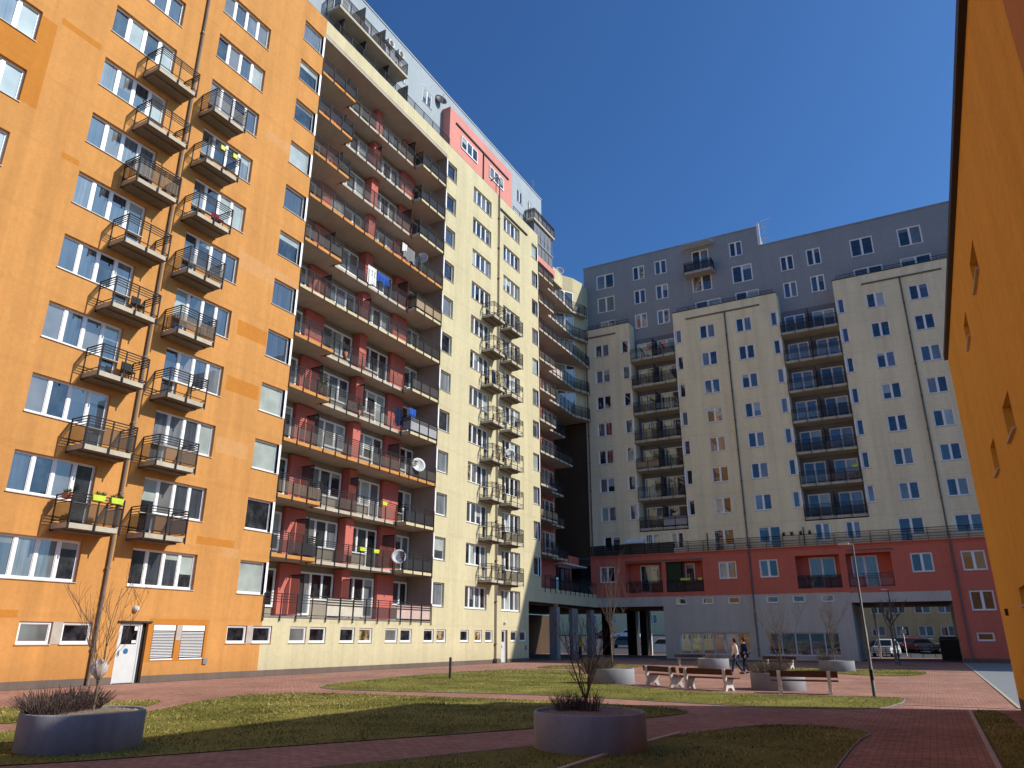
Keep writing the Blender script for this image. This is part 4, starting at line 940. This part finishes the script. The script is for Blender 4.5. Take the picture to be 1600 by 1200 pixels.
# ================================================================== LAMPS, BOLLARD
def lamp(label, loc, h):
    t = thing('street_lamp', label, 'street lamp', loc, 0, 'slim courtyard street lamps')
    mb = MB(); mb.tube([(0, 0, -.05), (0, 0, 1.3), (0, 0, 1.32), (0, 0, h)], [.055, .052, .038, .03], 12); mb.build('pole', M['lampgrey'], t)
    mb = MB(); mb.bar((0, 0, h), (-.12, 0, h + .02), .04, .04); mb.hexa([(-.42, -.07, h + .01), (-.1, -.07, h), (-.1, .07, h), (-.42, .07, h + .01), (-.40, -.05, h + .06), (-.1, -.06, h + .07), (-.1, .06, h + .07), (-.40, .05, h + .06)]); mb.build('lamp_head', M['whitegrey'], t)
    mb = MB(); mb.box(-.045, .045, -.075, -.06, .45, .75); mb.build('hatch', M['metal'], t); return t
lamp('tall slim street lamp on the lawn at the right of the benches', (-1.75, 25.44, 0), 4.38)
lamp('far slim street lamp before the right hand passage', (-2.1, 55.6, 0), 4.65)
mb = MB(); mb.lathe([(.055, -.05), (.055, .80), (.05, .83), (.001, .84)], 16); t = mb.build('bollard_light', M['trim'], None, (-18.1, 27.85, 0)); tag(t, 'short black bollard light at the lawn edge near the cream wall', 'bollard')

# ================================================================== BALCONY THINGS
def flower_box(label, c, along, mat='lime', w=.5, plants=True):
    t = thing('flower_box', label, 'flower box', c, 0, 'flower boxes on the balcony rails')
    mb = MB(); a = Vector(along); n = Vector((a.y, -a.x, 0)) * .09; a = a * w / 2
    lo = [Vector(q) * .85 for q in (-a - n, a - n, a + n, -a + n)]; hi = [-a - n, a - n, a + n, -a + n]
    mb.hexa([q + Vector((0, 0, 0)) for q in lo] + [q + Vector((0, 0, .2)) for q in hi]); mb.build('box', M[mat], t)
    if plants:
        pb = MB(); rr = random.Random(int(abs(c[1] * 100)))
        for _ in range(60):
            b = Vector((0, 0, .19)) + Vector(along) * rr.uniform(-w / 2, w / 2); d = Vector((rr.uniform(-.08, .08), rr.uniform(-.08, .08), rr.uniform(.05, .2))); s = Vector((rr.uniform(-.02, .02), rr.uniform(-.02, .02), 0))
            pb.face([b, b + d * .5 + s, b + d, b + d * .5 - s])
        pb.build('plants', M['leaf'], t)
    return t
yA = XL + 1.0
flower_box('lime flower box, left one on the lowest orange side balcony rail', (yA, 15.75, Z(1) + 1.05), (0, 1, 0))
flower_box('lime flower box, right one on the lowest orange side balcony rail', (yA, 16.45, Z(1) + 1.05), (0, 1, 0))
flower_box('terracotta flower box at the left corner of the lowest orange side balcony', (XL + .6, 14.87, Z(1) + 1.05), (1, 0, 0), 'terra', .4)
flower_box('small lime flower box on a high balcony, left one', (yA, 18.5, Z(7) + 1.05), (0, 1, 0), 'lime', .25)
flower_box('small lime flower box on a high balcony, right one', (yA, 19.2, Z(7) + 1.05), (0, 1, 0), 'lime', .25)
flower_box('yellow flower box, left of the two on the first loggia balcony', (XL - .6, 32.2, Z(1) + 1.0), (0, 1, 0), 'lime', .5, False)
flower_box('yellow flower box, right of the two on the first loggia balcony', (XL - .6, 33.4, Z(1) + 1.0), (0, 1, 0), 'lime', .5, False)
flower_box('pale green flower box on the second loggia balcony', (XL - .6, 33.9, Z(2) + 1.0), (0, 1, 0), 'lime', .45, False)
flower_box('lime flower box on the red loggia rail with the dark green sheet', (-18.1, YE + .05, 6.38), (1, 0, 0), 'lime', .9, False)
flower_box('short yellow flower box at the right end of the red loggia rail', (-16.8, YE + .05, 6.38), (1, 0, 0), 'lime', .4, False)
flower_box('lime flower box on a shaded grey loggia rail', (-3.4, YE - .1, EZ(3) - .55 + .72), (1, 0, 0), 'lime', .4, False)
for i, x in enumerate((-9.55, -8.9, -8.2, -7.5)):
    t = thing('potted_plant', ['leftmost', 'second', 'third', 'rightmost'][i] + ' of four dark potted plants on the long terrace rail', 'plant', (x, YE - .12, 9.68), 0, 'potted plants on the terrace rail')
    mb = MB(); mb.lathe([(.001, 0), (.09, 0), (.12, .16), (.001, .16)], 10); mb.build('pot', M['trim'], t)
    pb = MB()
    for q in range(26):
        a = R.uniform(0, 6.283); d = Vector((math.cos(a) * R.uniform(.1, .3), math.sin(a) * R.uniform(.1, .3), R.uniform(.02, .25))); b = Vector((0, 0, .15)); s = Vector((-d.y, d.x, 0)) * .12
        pb.face([b - s, b + s, b + d])
    pb.build('leaves', M['shrub'], t)
def dish(label, c, d, r, mat):
    t = thing('satellite_dish', label, 'satellite dish', c, 0, 'satellite dishes on the balconies and roofs')
    d = Vector(d).normalized(); ref = Vector((0, 0, 1)); x = d.cross(ref).normalized(); y = x.cross(d); Mx = Matrix((x, y, d)).transposed()
    mb = MB(); mb.lathe([(.001, -.1), (r * .4, -.085), (r * .75, -.04), (r, .03), (r * 1.01, .02), (r * .75, -.055), (.001, -.12)], 24, (0, 0, 0), 0, Mx); mb.build('reflector', M[mat], t)
    mb = MB(); mb.tube([Vector(y) * -r * .9, d * .45], .012); mb.tube([d * -.1, d * -.3, d * -.3 + Vector((0, 0, -.5))], .02); mb.tube([d * .42, d * .52], .035); mb.build('arm', M['galv'], t)
dish('white satellite dish on the full width orange loggia balcony', (XL + .15, 36.1, Z(3) + 1.0), (1, -.55, .25), .45, 'dishw')
dish('white satellite dish on the black screened first loggia balcony', (XL - .25, 35.1, Z(1) + .95), (.75, -.9, .2), .42, 'dishw')
dish('white satellite dish seen edge on among washing high up', (XL + .1, 35.5, Z(8) + 1.15), (.35, -1, .1), .42, 'dishw')
dish('dark satellite dish on the roof left of the salmon penthouse', (XL - .7, 38.1, 41.1), (.9, -.5, .3), .5, 'dishd')
dish('white satellite dish on the narrow cream balcony', (XL + .8, 46.7, Z(4) + 1.15), (.8, -.6, .2), .38, 'dishw')
dish('white satellite dish on top of the corner bay', (-28.4, 62.4, 37.9), (.5, -.8, .2), .5, 'dishw')
def cloth(label, F, u0, u1, d, z0, z1, mat, cat='laundry'):
    mb = MB(); n = 10
    for i in range(n):
        a = u0 + (u1 - u0) * i / n; b = u0 + (u1 - u0) * (i + 1) / n; w = lambda u: d + .05 * math.sin(u * 23) + .02 * math.sin(u * 51)
        lo = lambda u: z0 + .08 * math.sin(u * 9)
        mb.face([F(a, w(a), lo(a)), F(b, w(b), lo(b)), F(b, d, z1), F(a, d, z1)], 0, True)
    o = mb.build('laundry', M[mat]); return tag(o, label, cat, 'washing hung on the balconies')
cloth('bright blue sheet hung over a loggia balcony rail', FL, 31.9, 33.1, -.6, Z(7) + .85, Z(7) + 1.45, 'blue')
cloth('white sheet beside the bright blue sheet on a loggia balcony', FL, 31.0, 31.8, -.6, Z(7) + .3, Z(7) + 1.5, 'whitec')
cloth('grey washing over the upper orange loggia rail', FL, 33.5, 34.7, .12, Z(8) + .3, Z(8) + 1.2, 'greyc')
cloth('white towel beside grey washing on the upper orange loggia rail', FL, 33.3, 33.8, .14, Z(8) + .7, Z(8) + 1.25, 'whitec')
cloth('maroon shirt at the left of the washing on the upper orange loggia', FL, 32.6, 33.2, -.15, Z(8) + .5, Z(8) + 1.2, 'maroon')
cloth('light blue towel on the loggia balcony with a grey sheet screen', FL, 35.3, 36.0, -.15, Z(4) + 1.1, Z(4) + 1.75, 'blue')
cloth('dark clothes hung left of the light blue towel on the loggia', FL, 34.4, 35.1, -.55, Z(4) + .5, Z(4) + 1.6, 'navy')
cloth('navy coat hung on a narrow cream balcony', FL, 44.3, 44.9, .5, Z(6) + .3, Z(6) + 1.5, 'navy')
cloth('white board leaning inside the upper left loggia rail', FL, 26.9, 27.9, -.12, Z(8) + .3, Z(8) + .85, 'whitec', 'board')
for i, u in enumerate((31.5, 32.65)):
    t = thing('air_conditioner', ['left', 'right'][i] + ' small grey air conditioner on the roof storey above the long balcony', 'air conditioner', FLg(u, 0, 41.0), 0, 'air conditioners on the roof storey')
    mb = MB(); mb.box(.005, .3, 0, .6, 0, .45); mb.build('case', M['galv'], t); mb = MB(); mb.lathe([(.001, .305), (.19, .305), (.2, .31)], 16, (0, .3, .22), 0, A); mb.build('fan_grille', M['trim'], t)
t = thing('air_conditioner', 'larger air conditioner standing at the right end of the long roof balcony', 'air conditioner', FLg(32.0, .3, 38.72)); mb = MB(); mb.box(0, .4, 0, .9, 0, .9); mb.build('case', M['galv'], t); mb = MB(); mb.lathe([(.001, .405), (.32, .405), (.34, .41)], 20, (0, .45, .45), 0, A); mb.build('fan_grille', M['trim'], t)
mb = MB(); q = [(-23.5, 64.3, 9.75), (-21.6, 64.3, 9.75), (-21.35, 65.2, 10.5), (-22.9, 65.2, 10.5)]
mb.face(q); mb.face([(a, b, c + .03) for a, b, c in q]); o = mb.build('sun_awning', M['awn']); tag(o, 'tilted white sun sail over the left end of the terrace rail', 'awning')
t = thing('roof_antenna', 'white antenna panel and mast at the step in the grey roof', 'antenna', (-8.85, YG + .2, 37.6)); mb = MB(); mb.box(-.14, .14, -.1, .1, 0, 2.5); mb.build('panel', M['white'], t)
mb = MB(); mb.tube([(.5, 0, 0), (.5, 0, 2.6)], .03); mb.tube([(.0, 0, 2.6), (1.2, 0, 2.75)], .025)
for z in (.6, 1.2, 1.8): mb.tube([(.2, 0, z), (.9, 0, z + .05)], .02)
mb.build('mast', M['galv'], t)
for lb, c, h in (('thin mast aerial on the roof edge above the brown balcony', (XL - 1.2, 54.8, 42.6), 1.5), ('thin mast aerial on the roof above the salmon penthouse', (XL - 2.2, 45.5, 42.6), 1.3)):
    t = thing('roof_aerial', lb, 'aerial', c, 0, 'mast aerials on the roof'); mb = MB(); mb.tube([(0, 0, -.02), (0, 0, h)], .025); mb.build('mast', M['galv'], t); mb = MB()
    for q in (.75, .85, .95): mb.tube([(0, -.35, h * q), (0, .35, h * q)], .012)
    mb.build('crossbars', M['galv'], t)
def chair(label, F, u, d, z, mat):
    t = thing('balcony_chair', label, 'chair', F(u, d, z), 0, 'chairs on the balconies'); mb = MB(); mb.box(-.2, .2, -.2, .2, .4, .44); mb.build('seat', M[mat], t)
    mb = MB(); mb.box(-.2, -.16, -.2, .2, .44, .85); mb.build('backrest', M[mat], t)
    for x in (-.18, .18):
        for y in (-.18, .18): mb = MB(); mb.bar((x, y, 0), (x, y, .4), .03, .03); mb.build('leg', M['metal'], t)
chair('dark chair on the third orange left stack balcony from the bottom', FL, 16.3, .5, Z(3) + .2, 'metal')
chair('dark chair on the fourth orange left stack balcony from the bottom', FL, 16.2, .5, Z(4) + .2, 'metal')
chair('maroon chair on the sixth orange right stack balcony from the bottom', FL, 19.2, .5, Z(6) + .2, 'maroon')
chair('dark chair at the left of the bottom loggia', FL, 28.4, -.9, Z(1) + .2, 'metal')
for (lb, F, u, d, z, s) in (('bushy plant on the loggia balcony with flower tubs', FL, 27.6, -.3, Z(4) + 1.0, .45), ('trailing plant along the loggia balcony rail in the middle', FL, 29.6, -.6, Z(5) + 1.0, .4), ('potted bush on the middle loggia balcony', FL, 31.2, -.7, Z(4) + .7, .35)):
    t = thing('balcony_plant', lb, 'plant', F(u, d, z), 0, 'plants on the loggia balconies')
    pb = MB(); pb.lathe([(.001, -s * 1.7), (.1, -s * 1.7), (.14, -s * .6), (.001, -s * .6)], 10); pb.build('pot', M['terra'], t)
    mb = MB()
    for q in range(160):
        b = Vector((R.gauss(0, .25) * s, R.gauss(0, .6) * s, R.gauss(0, .28) * s)); e = b + Vector((R.uniform(-.1, .1), R.uniform(-.1, .1), R.uniform(0, .12))); sd = Vector((R.uniform(-.03, .03), R.uniform(-.03, .03), .02)); mb.face([b, e + sd, e - sd])
    kind(mb.build('leaves', M['leaf' if 'bushy' in lb else 'shrub'], t), 'stuff')

# ================================================================== PASSAGE THINGS
t = thing('utility_box', 'yellow utility box on a dark post behind the gallery pillars', 'utility box', (-26.9, 61.7, 0)); mb = MB(); mb.box(-.15, .15, -.3, .3, .95, 1.85); mb.build('cabinet', M['yellow'], t); mb = MB(); mb.box(.151, .156, -.03, .03, 1.0, 1.8); mb.build('slot', M['trim'], t); mb = MB(); mb.box(-.12, .12, -.2, .2, 0, .95); mb.build('post', M['trim'], t)
t = thing('waste_container', 'tall black waste container at the right side of the right passage', 'container', (.95, 67.5, 0)); mb = MB(); mb.box(-.55, .7, -.6, .6, .1, 1.55); mb.build('body', M['dark'], t, None, .04); mb = MB(); mb.hexa([(-.6, -.65, 1.56), (.75, -.65, 1.56), (.75, .65, 1.56), (-.6, .65, 1.56), (-.45, -.5, 1.78), (.6, -.5, 1.78), (.6, .5, 1.78), (-.45, .5, 1.78)]); mb.build('lid', M['trim'], t)
def car(label, loc, rz, paint, L=4.4, W=1.8, H=1.5, suv=False, group='cars parked beyond the passages'):
    t = thing('parked_car', label, 'car', loc, rz, group)
    h = H; a = L / 2
    body = [(-a, .35), (-a, .72), (-a + .1, .88), (-a * .45, .95), (a * .62, .95) if not suv else (a * .9, 1.0), (a - .05, .86), (a, .5), (a, .32)]
    cab = [(-a * .42, .94), (-a * .12, h - .06), (a * .1, h), (a * .5 if not suv else a * .8, h - .05), (a * .78 if not suv else a * .95, .95)]
    def extr(prof, w0, w1, zr):
        mb = MB(); n = len(prof); wf = lambda z: w0 + (w1 - w0) * max(0, (z - zr[0]) / (zr[1] - zr[0]))
        A_ = [(x, -wf(z), z) for x, z in prof]; B_ = [(x, wf(z), z) for x, z in prof]
        mb.face(A_); mb.face(B_[::-1])
        for i in range(n): j = (i + 1) % n; mb.face([A_[i], A_[j], B_[j], B_[i]])
        return mb
    extr(body, W / 2, W / 2 - .05, (.3, 1.0)).build('body', M[paint], t, None, .06)
    extr(cab, W / 2 - .06, W / 2 - .24, (.94, h)).build('cabin', M[paint], t, None, .05)
    for sy in (-1, 1):
        mb = MB(); wf = lambda z: (W / 2 - .055 - .18 * (z - .94) / (h - .94)) * sy
        q = [(-a * .34, 1.0), (-a * .1, h - .13), (a * .45 if not suv else a * .72, h - .13), (a * .66 if not suv else a * .85, 1.0)]
        mb.face([(x, wf(z) + .012 * sy, z) for x, z in q]); mb.build('side_window', M['carglass'], t)
    for (p0, p1) in (((-a * .40, 1.0), (-a * .145, h - .1)), ((a * .76 if not suv else a * .945, 1.0), (a * .53 if not suv else a * .82, h - .1))):
        dx = -.015 if p0[0] < 0 else .02
        mb = MB(); mb.face([(p0[0] + dx, -W / 2 + .16, p0[1]), (p0[0] + dx, W / 2 - .16, p0[1]), (p1[0] + dx, W / 2 - .26, p1[1]), (p1[0] + dx, -W / 2 + .26, p1[1])]); mb.build('windscreen', M['carglass'], t)
    Ay = Matrix(((1, 0, 0), (0, 0, 1), (0, 1, 0)))
    for x in (-a * .62, a * .62):
        for sy in (-1, 1):
            mb = MB(); mb.lathe([(.001, -.1), (.31, -.1), (.33, -.06), (.33, .06), (.31, .1), (.001, .1)], 20, (x, sy * (W / 2 - .1), .32), 0, Ay); w = mb.build('wheel', M['tyre'], t)
            mb = MB(); mb.lathe([(.001, .105 * sy), (.2, .105 * sy), (.21, .09 * sy)], 14, (x, sy * (W / 2 - .1), .32), 0, Ay); mb.build('rim', M['rim'], w)
    for sy in (-1, 1):
        mb = MB(); mb.box(-a - .01, -a + .08, sy * W * .36 - .14, sy * W * .36 + .14, .66, .78); mb.build('headlight', M['whitegrey'], t)
        mb = MB(); mb.box(a - .08, a + .012, sy * W * .38 - .11, sy * W * .38 + .11, .68, .86); mb.build('tail_light', M['tail'], t)
    return t
zs = lambda y: max(0, (y - 93) * .05) + .004
car('white car with dark windows seen through the left passage', (-28.7, 90, zs(90)), math.radians(15), 'carw', 4.5, 1.85, 1.65, True)
car('black car parked behind the posts in the left passage', (-37.5, 101, zs(101)), 0, 'cark')
car('pale car higher up the slope in the left passage view', (-45.2, 124, zs(124)), .2, 'carw')
car('reddish car higher up beside the pale one in the left passage view', (-49.5, 125, zs(125)), 0, 'carr')
car('white car nearest the right passage, beside the black container', (-4.1, 82.5, .004), math.radians(80), 'carw', 4.2, 1.75, 1.6, True)
car('brown car at the left edge of the right passage view', (-5.6, 93.5, .004), math.radians(10), 'carb', 4.2)
car('grey estate car in the middle of the right passage view', (-1.2, 97, zs(97)), math.radians(-20), 'carg', 4.4)
car('silver car beside the street tree in the right passage view', (-3.4, 99, zs(99)), math.radians(70), 'carg', 4.3)
car('dark red car between grey cars in the right passage view', (-2.2, 98.2, zs(98)), math.radians(85), 'carr', 4.0)
car('grey car partly hidden by the container in the right passage', (1.6, 96, zs(96)), math.radians(15), 'carb', 4.2)
# houses beyond
BG = building('apartment_house', 'tan flat fronted house with white windows seen through the right passage', 'house', (-2, 105, 0))
FB = lambda u, d, z: (u, 104 - d, z)
bh = [(-6.4, -4.9, 1.9, 3.1), (-3.75, -2.3, 1.9, 3.1), (-1.35, .25, 1.9, 3.1), (1.0, 2.5, 1.9, 3.1), (-6.2, -4.6, 4.5, 5.6), (-3.9, -2.4, 4.5, 5.6), (-1.4, .3, 4.5, 5.6), (1.0, 2.6, 4.5, 5.6)]
mb = MB(); wall(mb, FB, [-16, 16], [-.3, 1.1, 11], lambda u, z: 1 if z < 1.1 else 0, bh, .12); mb.face([FB(-16, 0, 11), FB(16, 0, 11), FB(16, -10, 11), FB(-16, -10, 11)]); mb.face([FB(-16, 0, -.3), FB(-16, -10, -.3), FB(-16, -10, 11), FB(-16, 0, 11)]); mb.build('facade_wall', [M['tan'], M['plinth']], BG)
for h in bh: window(BG, 'window', FB, *h, 2, -.1, None, [3, 2, 1, 3, 1, 0], .1)
B2 = building('apartment_house', 'pale yellow house on the slope seen through the left passage', 'house', (-48, 140, 2))
FC = lambda u, d, z: (u, 138 - d, z)
bh = [(-62 + i * 4, -60.4 + i * 4, 4.2 + 3 * r, 5.8 + 3 * r) for i in range(8) for r in range(2)]
mb = MB(); wall(mb, FC, [-66, -20], [0, 11], lambda u, z: 0, bh, .12); mb.face([FC(-66, 0, 11), FC(-20, 0, 11), FC(-20, -10, 11), FC(-66, -10, 11)]); mb.build('facade_wall', [M['plate']], B2)
for h in bh: window(B2, 'window', FC, *h, 2, -.1, None, [3, 2, 1, 3, 1, 0], .1)
t = thing('railing_fence', 'low steel railing along the street beyond the right passage', 'fence', (-2, 80, 0)); mb = MB()
for x in range(-4, 8): mb.bar((x, 0, 0), (x, 0, .9), .05, .05)
mb.bar((-4, 0, .9), (7, 0, .9), .05, .05); mb.bar((-4, 0, .5), (7, 0, .5), .03, .03); mb.build('rails', M['metal'], t)
t = thing('metal_fence', 'dark blue metal fence panels in front of the tan house', 'fence', (-2, 101.5, 0)); mb = MB()
for i in range(8): mb.box(-6 + i * 2, -4.08 + i * 2, -.02, .02, .55, 1.35)
mb.build('panels', M['navy'], t); mb = MB()
for i in range(9): mb.box(-6.06 + i * 2, -5.98 + i * 2, -.04, .04, -.1, 1.45)
mb.build('posts', M['metal'], t)
t = thing('road_sign', 'small white road sign on a post beyond the right passage', 'sign', (-2.3, 79.6, 0)); mb = MB(); mb.tube([(0, 0, 0), (0, 0, 2.6)], .03); mb.build('post', M['galv'], t); mb = MB(); mb.box(-.25, .25, -.04, -.032, 2.05, 2.45); mb.build('plate', M['whitegrey'], t)

# ================================================================== PEOPLE
def skinned(name, pts, edges, rads, mat, parent, root=0, sub=2):
    me = bpy.data.meshes.new(name); me.from_pydata(pts, edges, []); o = bpy.data.objects.new(name, me); COL.objects.link(o); o.parent = parent
    o.modifiers.new('skin', 'SKIN'); me.materials.append(mat)
    if not me.skin_vertices: 
        bpy.context.view_layer.objects.active = o
    sv = me.skin_vertices[0].data
    for i, r in enumerate(rads): sv[i].radius = (r, r) if not isinstance(r, tuple) else r; sv[i].use_root = (i == root)
    s = o.modifiers.new('sub', 'SUBSURF'); s.levels = sub; s.render_levels = sub
    o.modifiers['skin'].use_smooth_shade = True
    return o
def person(label, loc, rz, top, trouser, toph, hipw, scale, stride, arms):
    t = thing('person', label, 'person', loc, rz, None); t.scale = (scale,) * 3
    # faces +x; stride puts one foot ahead
    f = stride
    J = [(0, 0, .92), (0, 0, 1.12), (0, 0, 1.34), (0, 0, 1.44), (.015, 0, 1.52), (.02, 0, 1.62), (.01, 0, 1.70)]
    E = [(0, 1), (1, 2), (2, 3), (3, 4), (4, 5), (5, 6)]; r = [(.14, .10), (.13, .095), (.15, .10), .05, .055, .088, .06]
    def addp(p, q, rad): J.append(p); E.append((q, len(J) - 1)); r.append(rad); return len(J) - 1
    legs = []
    for s, sg in ((1, 1), (-1, -1)):
        h = addp((.0, .09 * s, .88), 0, .085); k = addp((.12 * f * sg + .04, .09 * s, .48), h, .058); a = addp((.27 * f * sg - (.05 if sg < 0 else 0), .09 * s, .09 + (.05 if sg < 0 else 0)), k, .038); to = addp((.27 * f * sg + .13, .09 * s, .03 if sg > 0 else .05), a, .03)
        legs.append((h, k, a, to))
    hands = []
    for s, sw in ((1, -1), (-1, 1)):
        sh = addp((0, .17 * s, 1.38), 2, .055); el = addp((-.02 + .08 * sw * arms, .23 * s, 1.11), sh, .042); wr = addp((.10 + .12 * sw * arms, .22 * s, .90), el, .028); hd = addp((.12 + .13 * sw * arms, .21 * s, .83), wr, .034)
        for q, (dx, L) in enumerate(((.02, .07), (.005, .085), (-.01, .08), (-.022, .065))): addp((.14 + .13 * sw * arms + dx, .205 * s, .83 - L), hd, .009)
        addp((.16 + .13 * sw * arms, .18 * s, .81), hd, .010); hands.append((sh, el, wr))
    nose = addp((.105, 0, 1.60), 5, .014)
    skinned('body', J, E, r, M['skin'], t)
    # jacket
    Jp = [J[0], J[1], J[2], (0, 0, 1.42)]; Je = [(0, 1), (1, 2), (2, 3)]; Jr = [(.185, .135), (.165, .125), (.185, .13), .075]
    Jp[0] = (0, 0, toph)
    for sh, el, wr in hands:
        b = len(Jp); Jp += [J[sh], J[el], J[wr]]; Je += [(2, b), (b, b + 1), (b + 1, b + 2)]; Jr += [.08, .065, .05]
    skinned('jacket', Jp, Je, Jr, M[top], t)
    Tp = [(0, 0, .93)]; Te = []; Tr = [(.16, .115)]
    for h, k, a, to in legs:
        b = len(Tp); Tp += [J[h], J[k], J[a]]; Te += [(0, b), (b, b + 1), (b + 1, b + 2)]; Tr += [.105, .075, .06]
    skinned('trousers', Tp, Te, Tr, M[trouser], t)
    for h, k, a, to in legs:
        skinned('shoe', [(J[a][0] - .04, J[a][1], J[a][2] - .04), (J[to][0] + .02, J[to][1], J[to][2])], [(0, 1)], [.05, .04], M['shoe'], t, 0, 1)
    mb = MB(); mb.lathe([(.001, .115), (.06, .10), (.098, .05), (.105, -.01), (.10, -.07), (.08, -.10)], 18); mb.v = [(x * 1.05 - .022 if x < .03 else x * .9 - .022, y * .92, z) for x, y, z in mb.v]
    o = mb.build('hair', M['hair'], t); o.location = (.01, 0, 1.635)
    for s in (1, -1):
        mb = MB(); mb.lathe([(.001, .013), (.012, .0), (.001, -.013)], 8, (.098, .034 * s, 1.63)); mb.build('eye', M['shoe'], t)
    return t
person('person in a hooded beige coat and blue jeans walking beside a companion', (-8.42, 37.9, 0), math.radians(205), 'coat', 'jean', .80, .3, .93, 1.0, .5)
person('person in a dark navy jacket and trousers walking beside the beige coat', (-8.12, 38.5, 0), math.radians(215), 'navy', 'navy', .84, .3, .96, .55, .3)

# ================================================================== LIGHT, WORLD, CAMERA
sd = Vector((1.3, .48, 1.0)).normalized()
el = math.asin(sd.z); az = math.atan2(sd.x, sd.y)      # azimuth from +y towards +x
w = bpy.data.worlds.new('World'); scene.world = w; w.use_nodes = True; nt = w.node_tree
bg = nt.nodes['Background']; sky = nt.nodes.new('ShaderNodeTexSky'); sky.sky_type = 'NISHITA'; sky.sun_disc = False; sky.sun_elevation = el; sky.sun_rotation = az
sky.air_density = 1.0; sky.dust_density = 2.2; sky.ozone_density = 3.0; sky.altitude = 300
vm = nt.nodes.new('ShaderNodeVectorMath'); vm.operation = 'MULTIPLY'; vm.inputs[1].default_value = (.47, .88, 1.35)
nt.links.new(sky.outputs[0], vm.inputs[0]); nt.links.new(vm.outputs[0], bg.inputs['Color']); bg.inputs['Strength'].default_value = .106
sl = bpy.data.lights.new('sun', 'SUN'); sl.energy = 4.9; sl.angle = math.radians(.5); sl.color = (1, .93, .82)
so = bpy.data.objects.new('sun', sl); COL.objects.link(so); so.rotation_euler = (-sd).to_track_quat('-Z', 'Y').to_euler(); so.location = (40, 20, 60)
cam = bpy.data.cameras.new('camera'); co = bpy.data.objects.new('camera', cam); COL.objects.link(co); scene.camera = co
cam.sensor_width = 36; cam.lens = 1142.66 / 1600 * 36; cam.clip_end = 3000
pitch, roll, yaw = 3.34585e-1, 2.0e-3, 4.98436e-1
F = Vector((-math.sin(yaw) * math.cos(pitch), math.cos(yaw) * math.cos(pitch), math.sin(pitch))); Rr = Vector((math.cos(yaw), math.sin(yaw), 0)); U = Rr.cross(F)
R2 = Rr * math.cos(roll) + U * math.sin(roll); U2 = -Rr * math.sin(roll) + U * math.cos(roll)
mt = Matrix((R2, U2, -F)).transposed().to_4x4(); mt.translation = (0, 0, 1.6); co.matrix_world = mt
scene.view_settings.view_transform = 'Standard'; scene.view_settings.look = 'None'; scene.view_settings.exposure = 0
scene.render.engine = 'CYCLES'; scene.cycles.max_bounces = 12; scene.cycles.diffuse_bounces = 8; scene.render.resolution_x = 1024; scene.render.resolution_y = 768
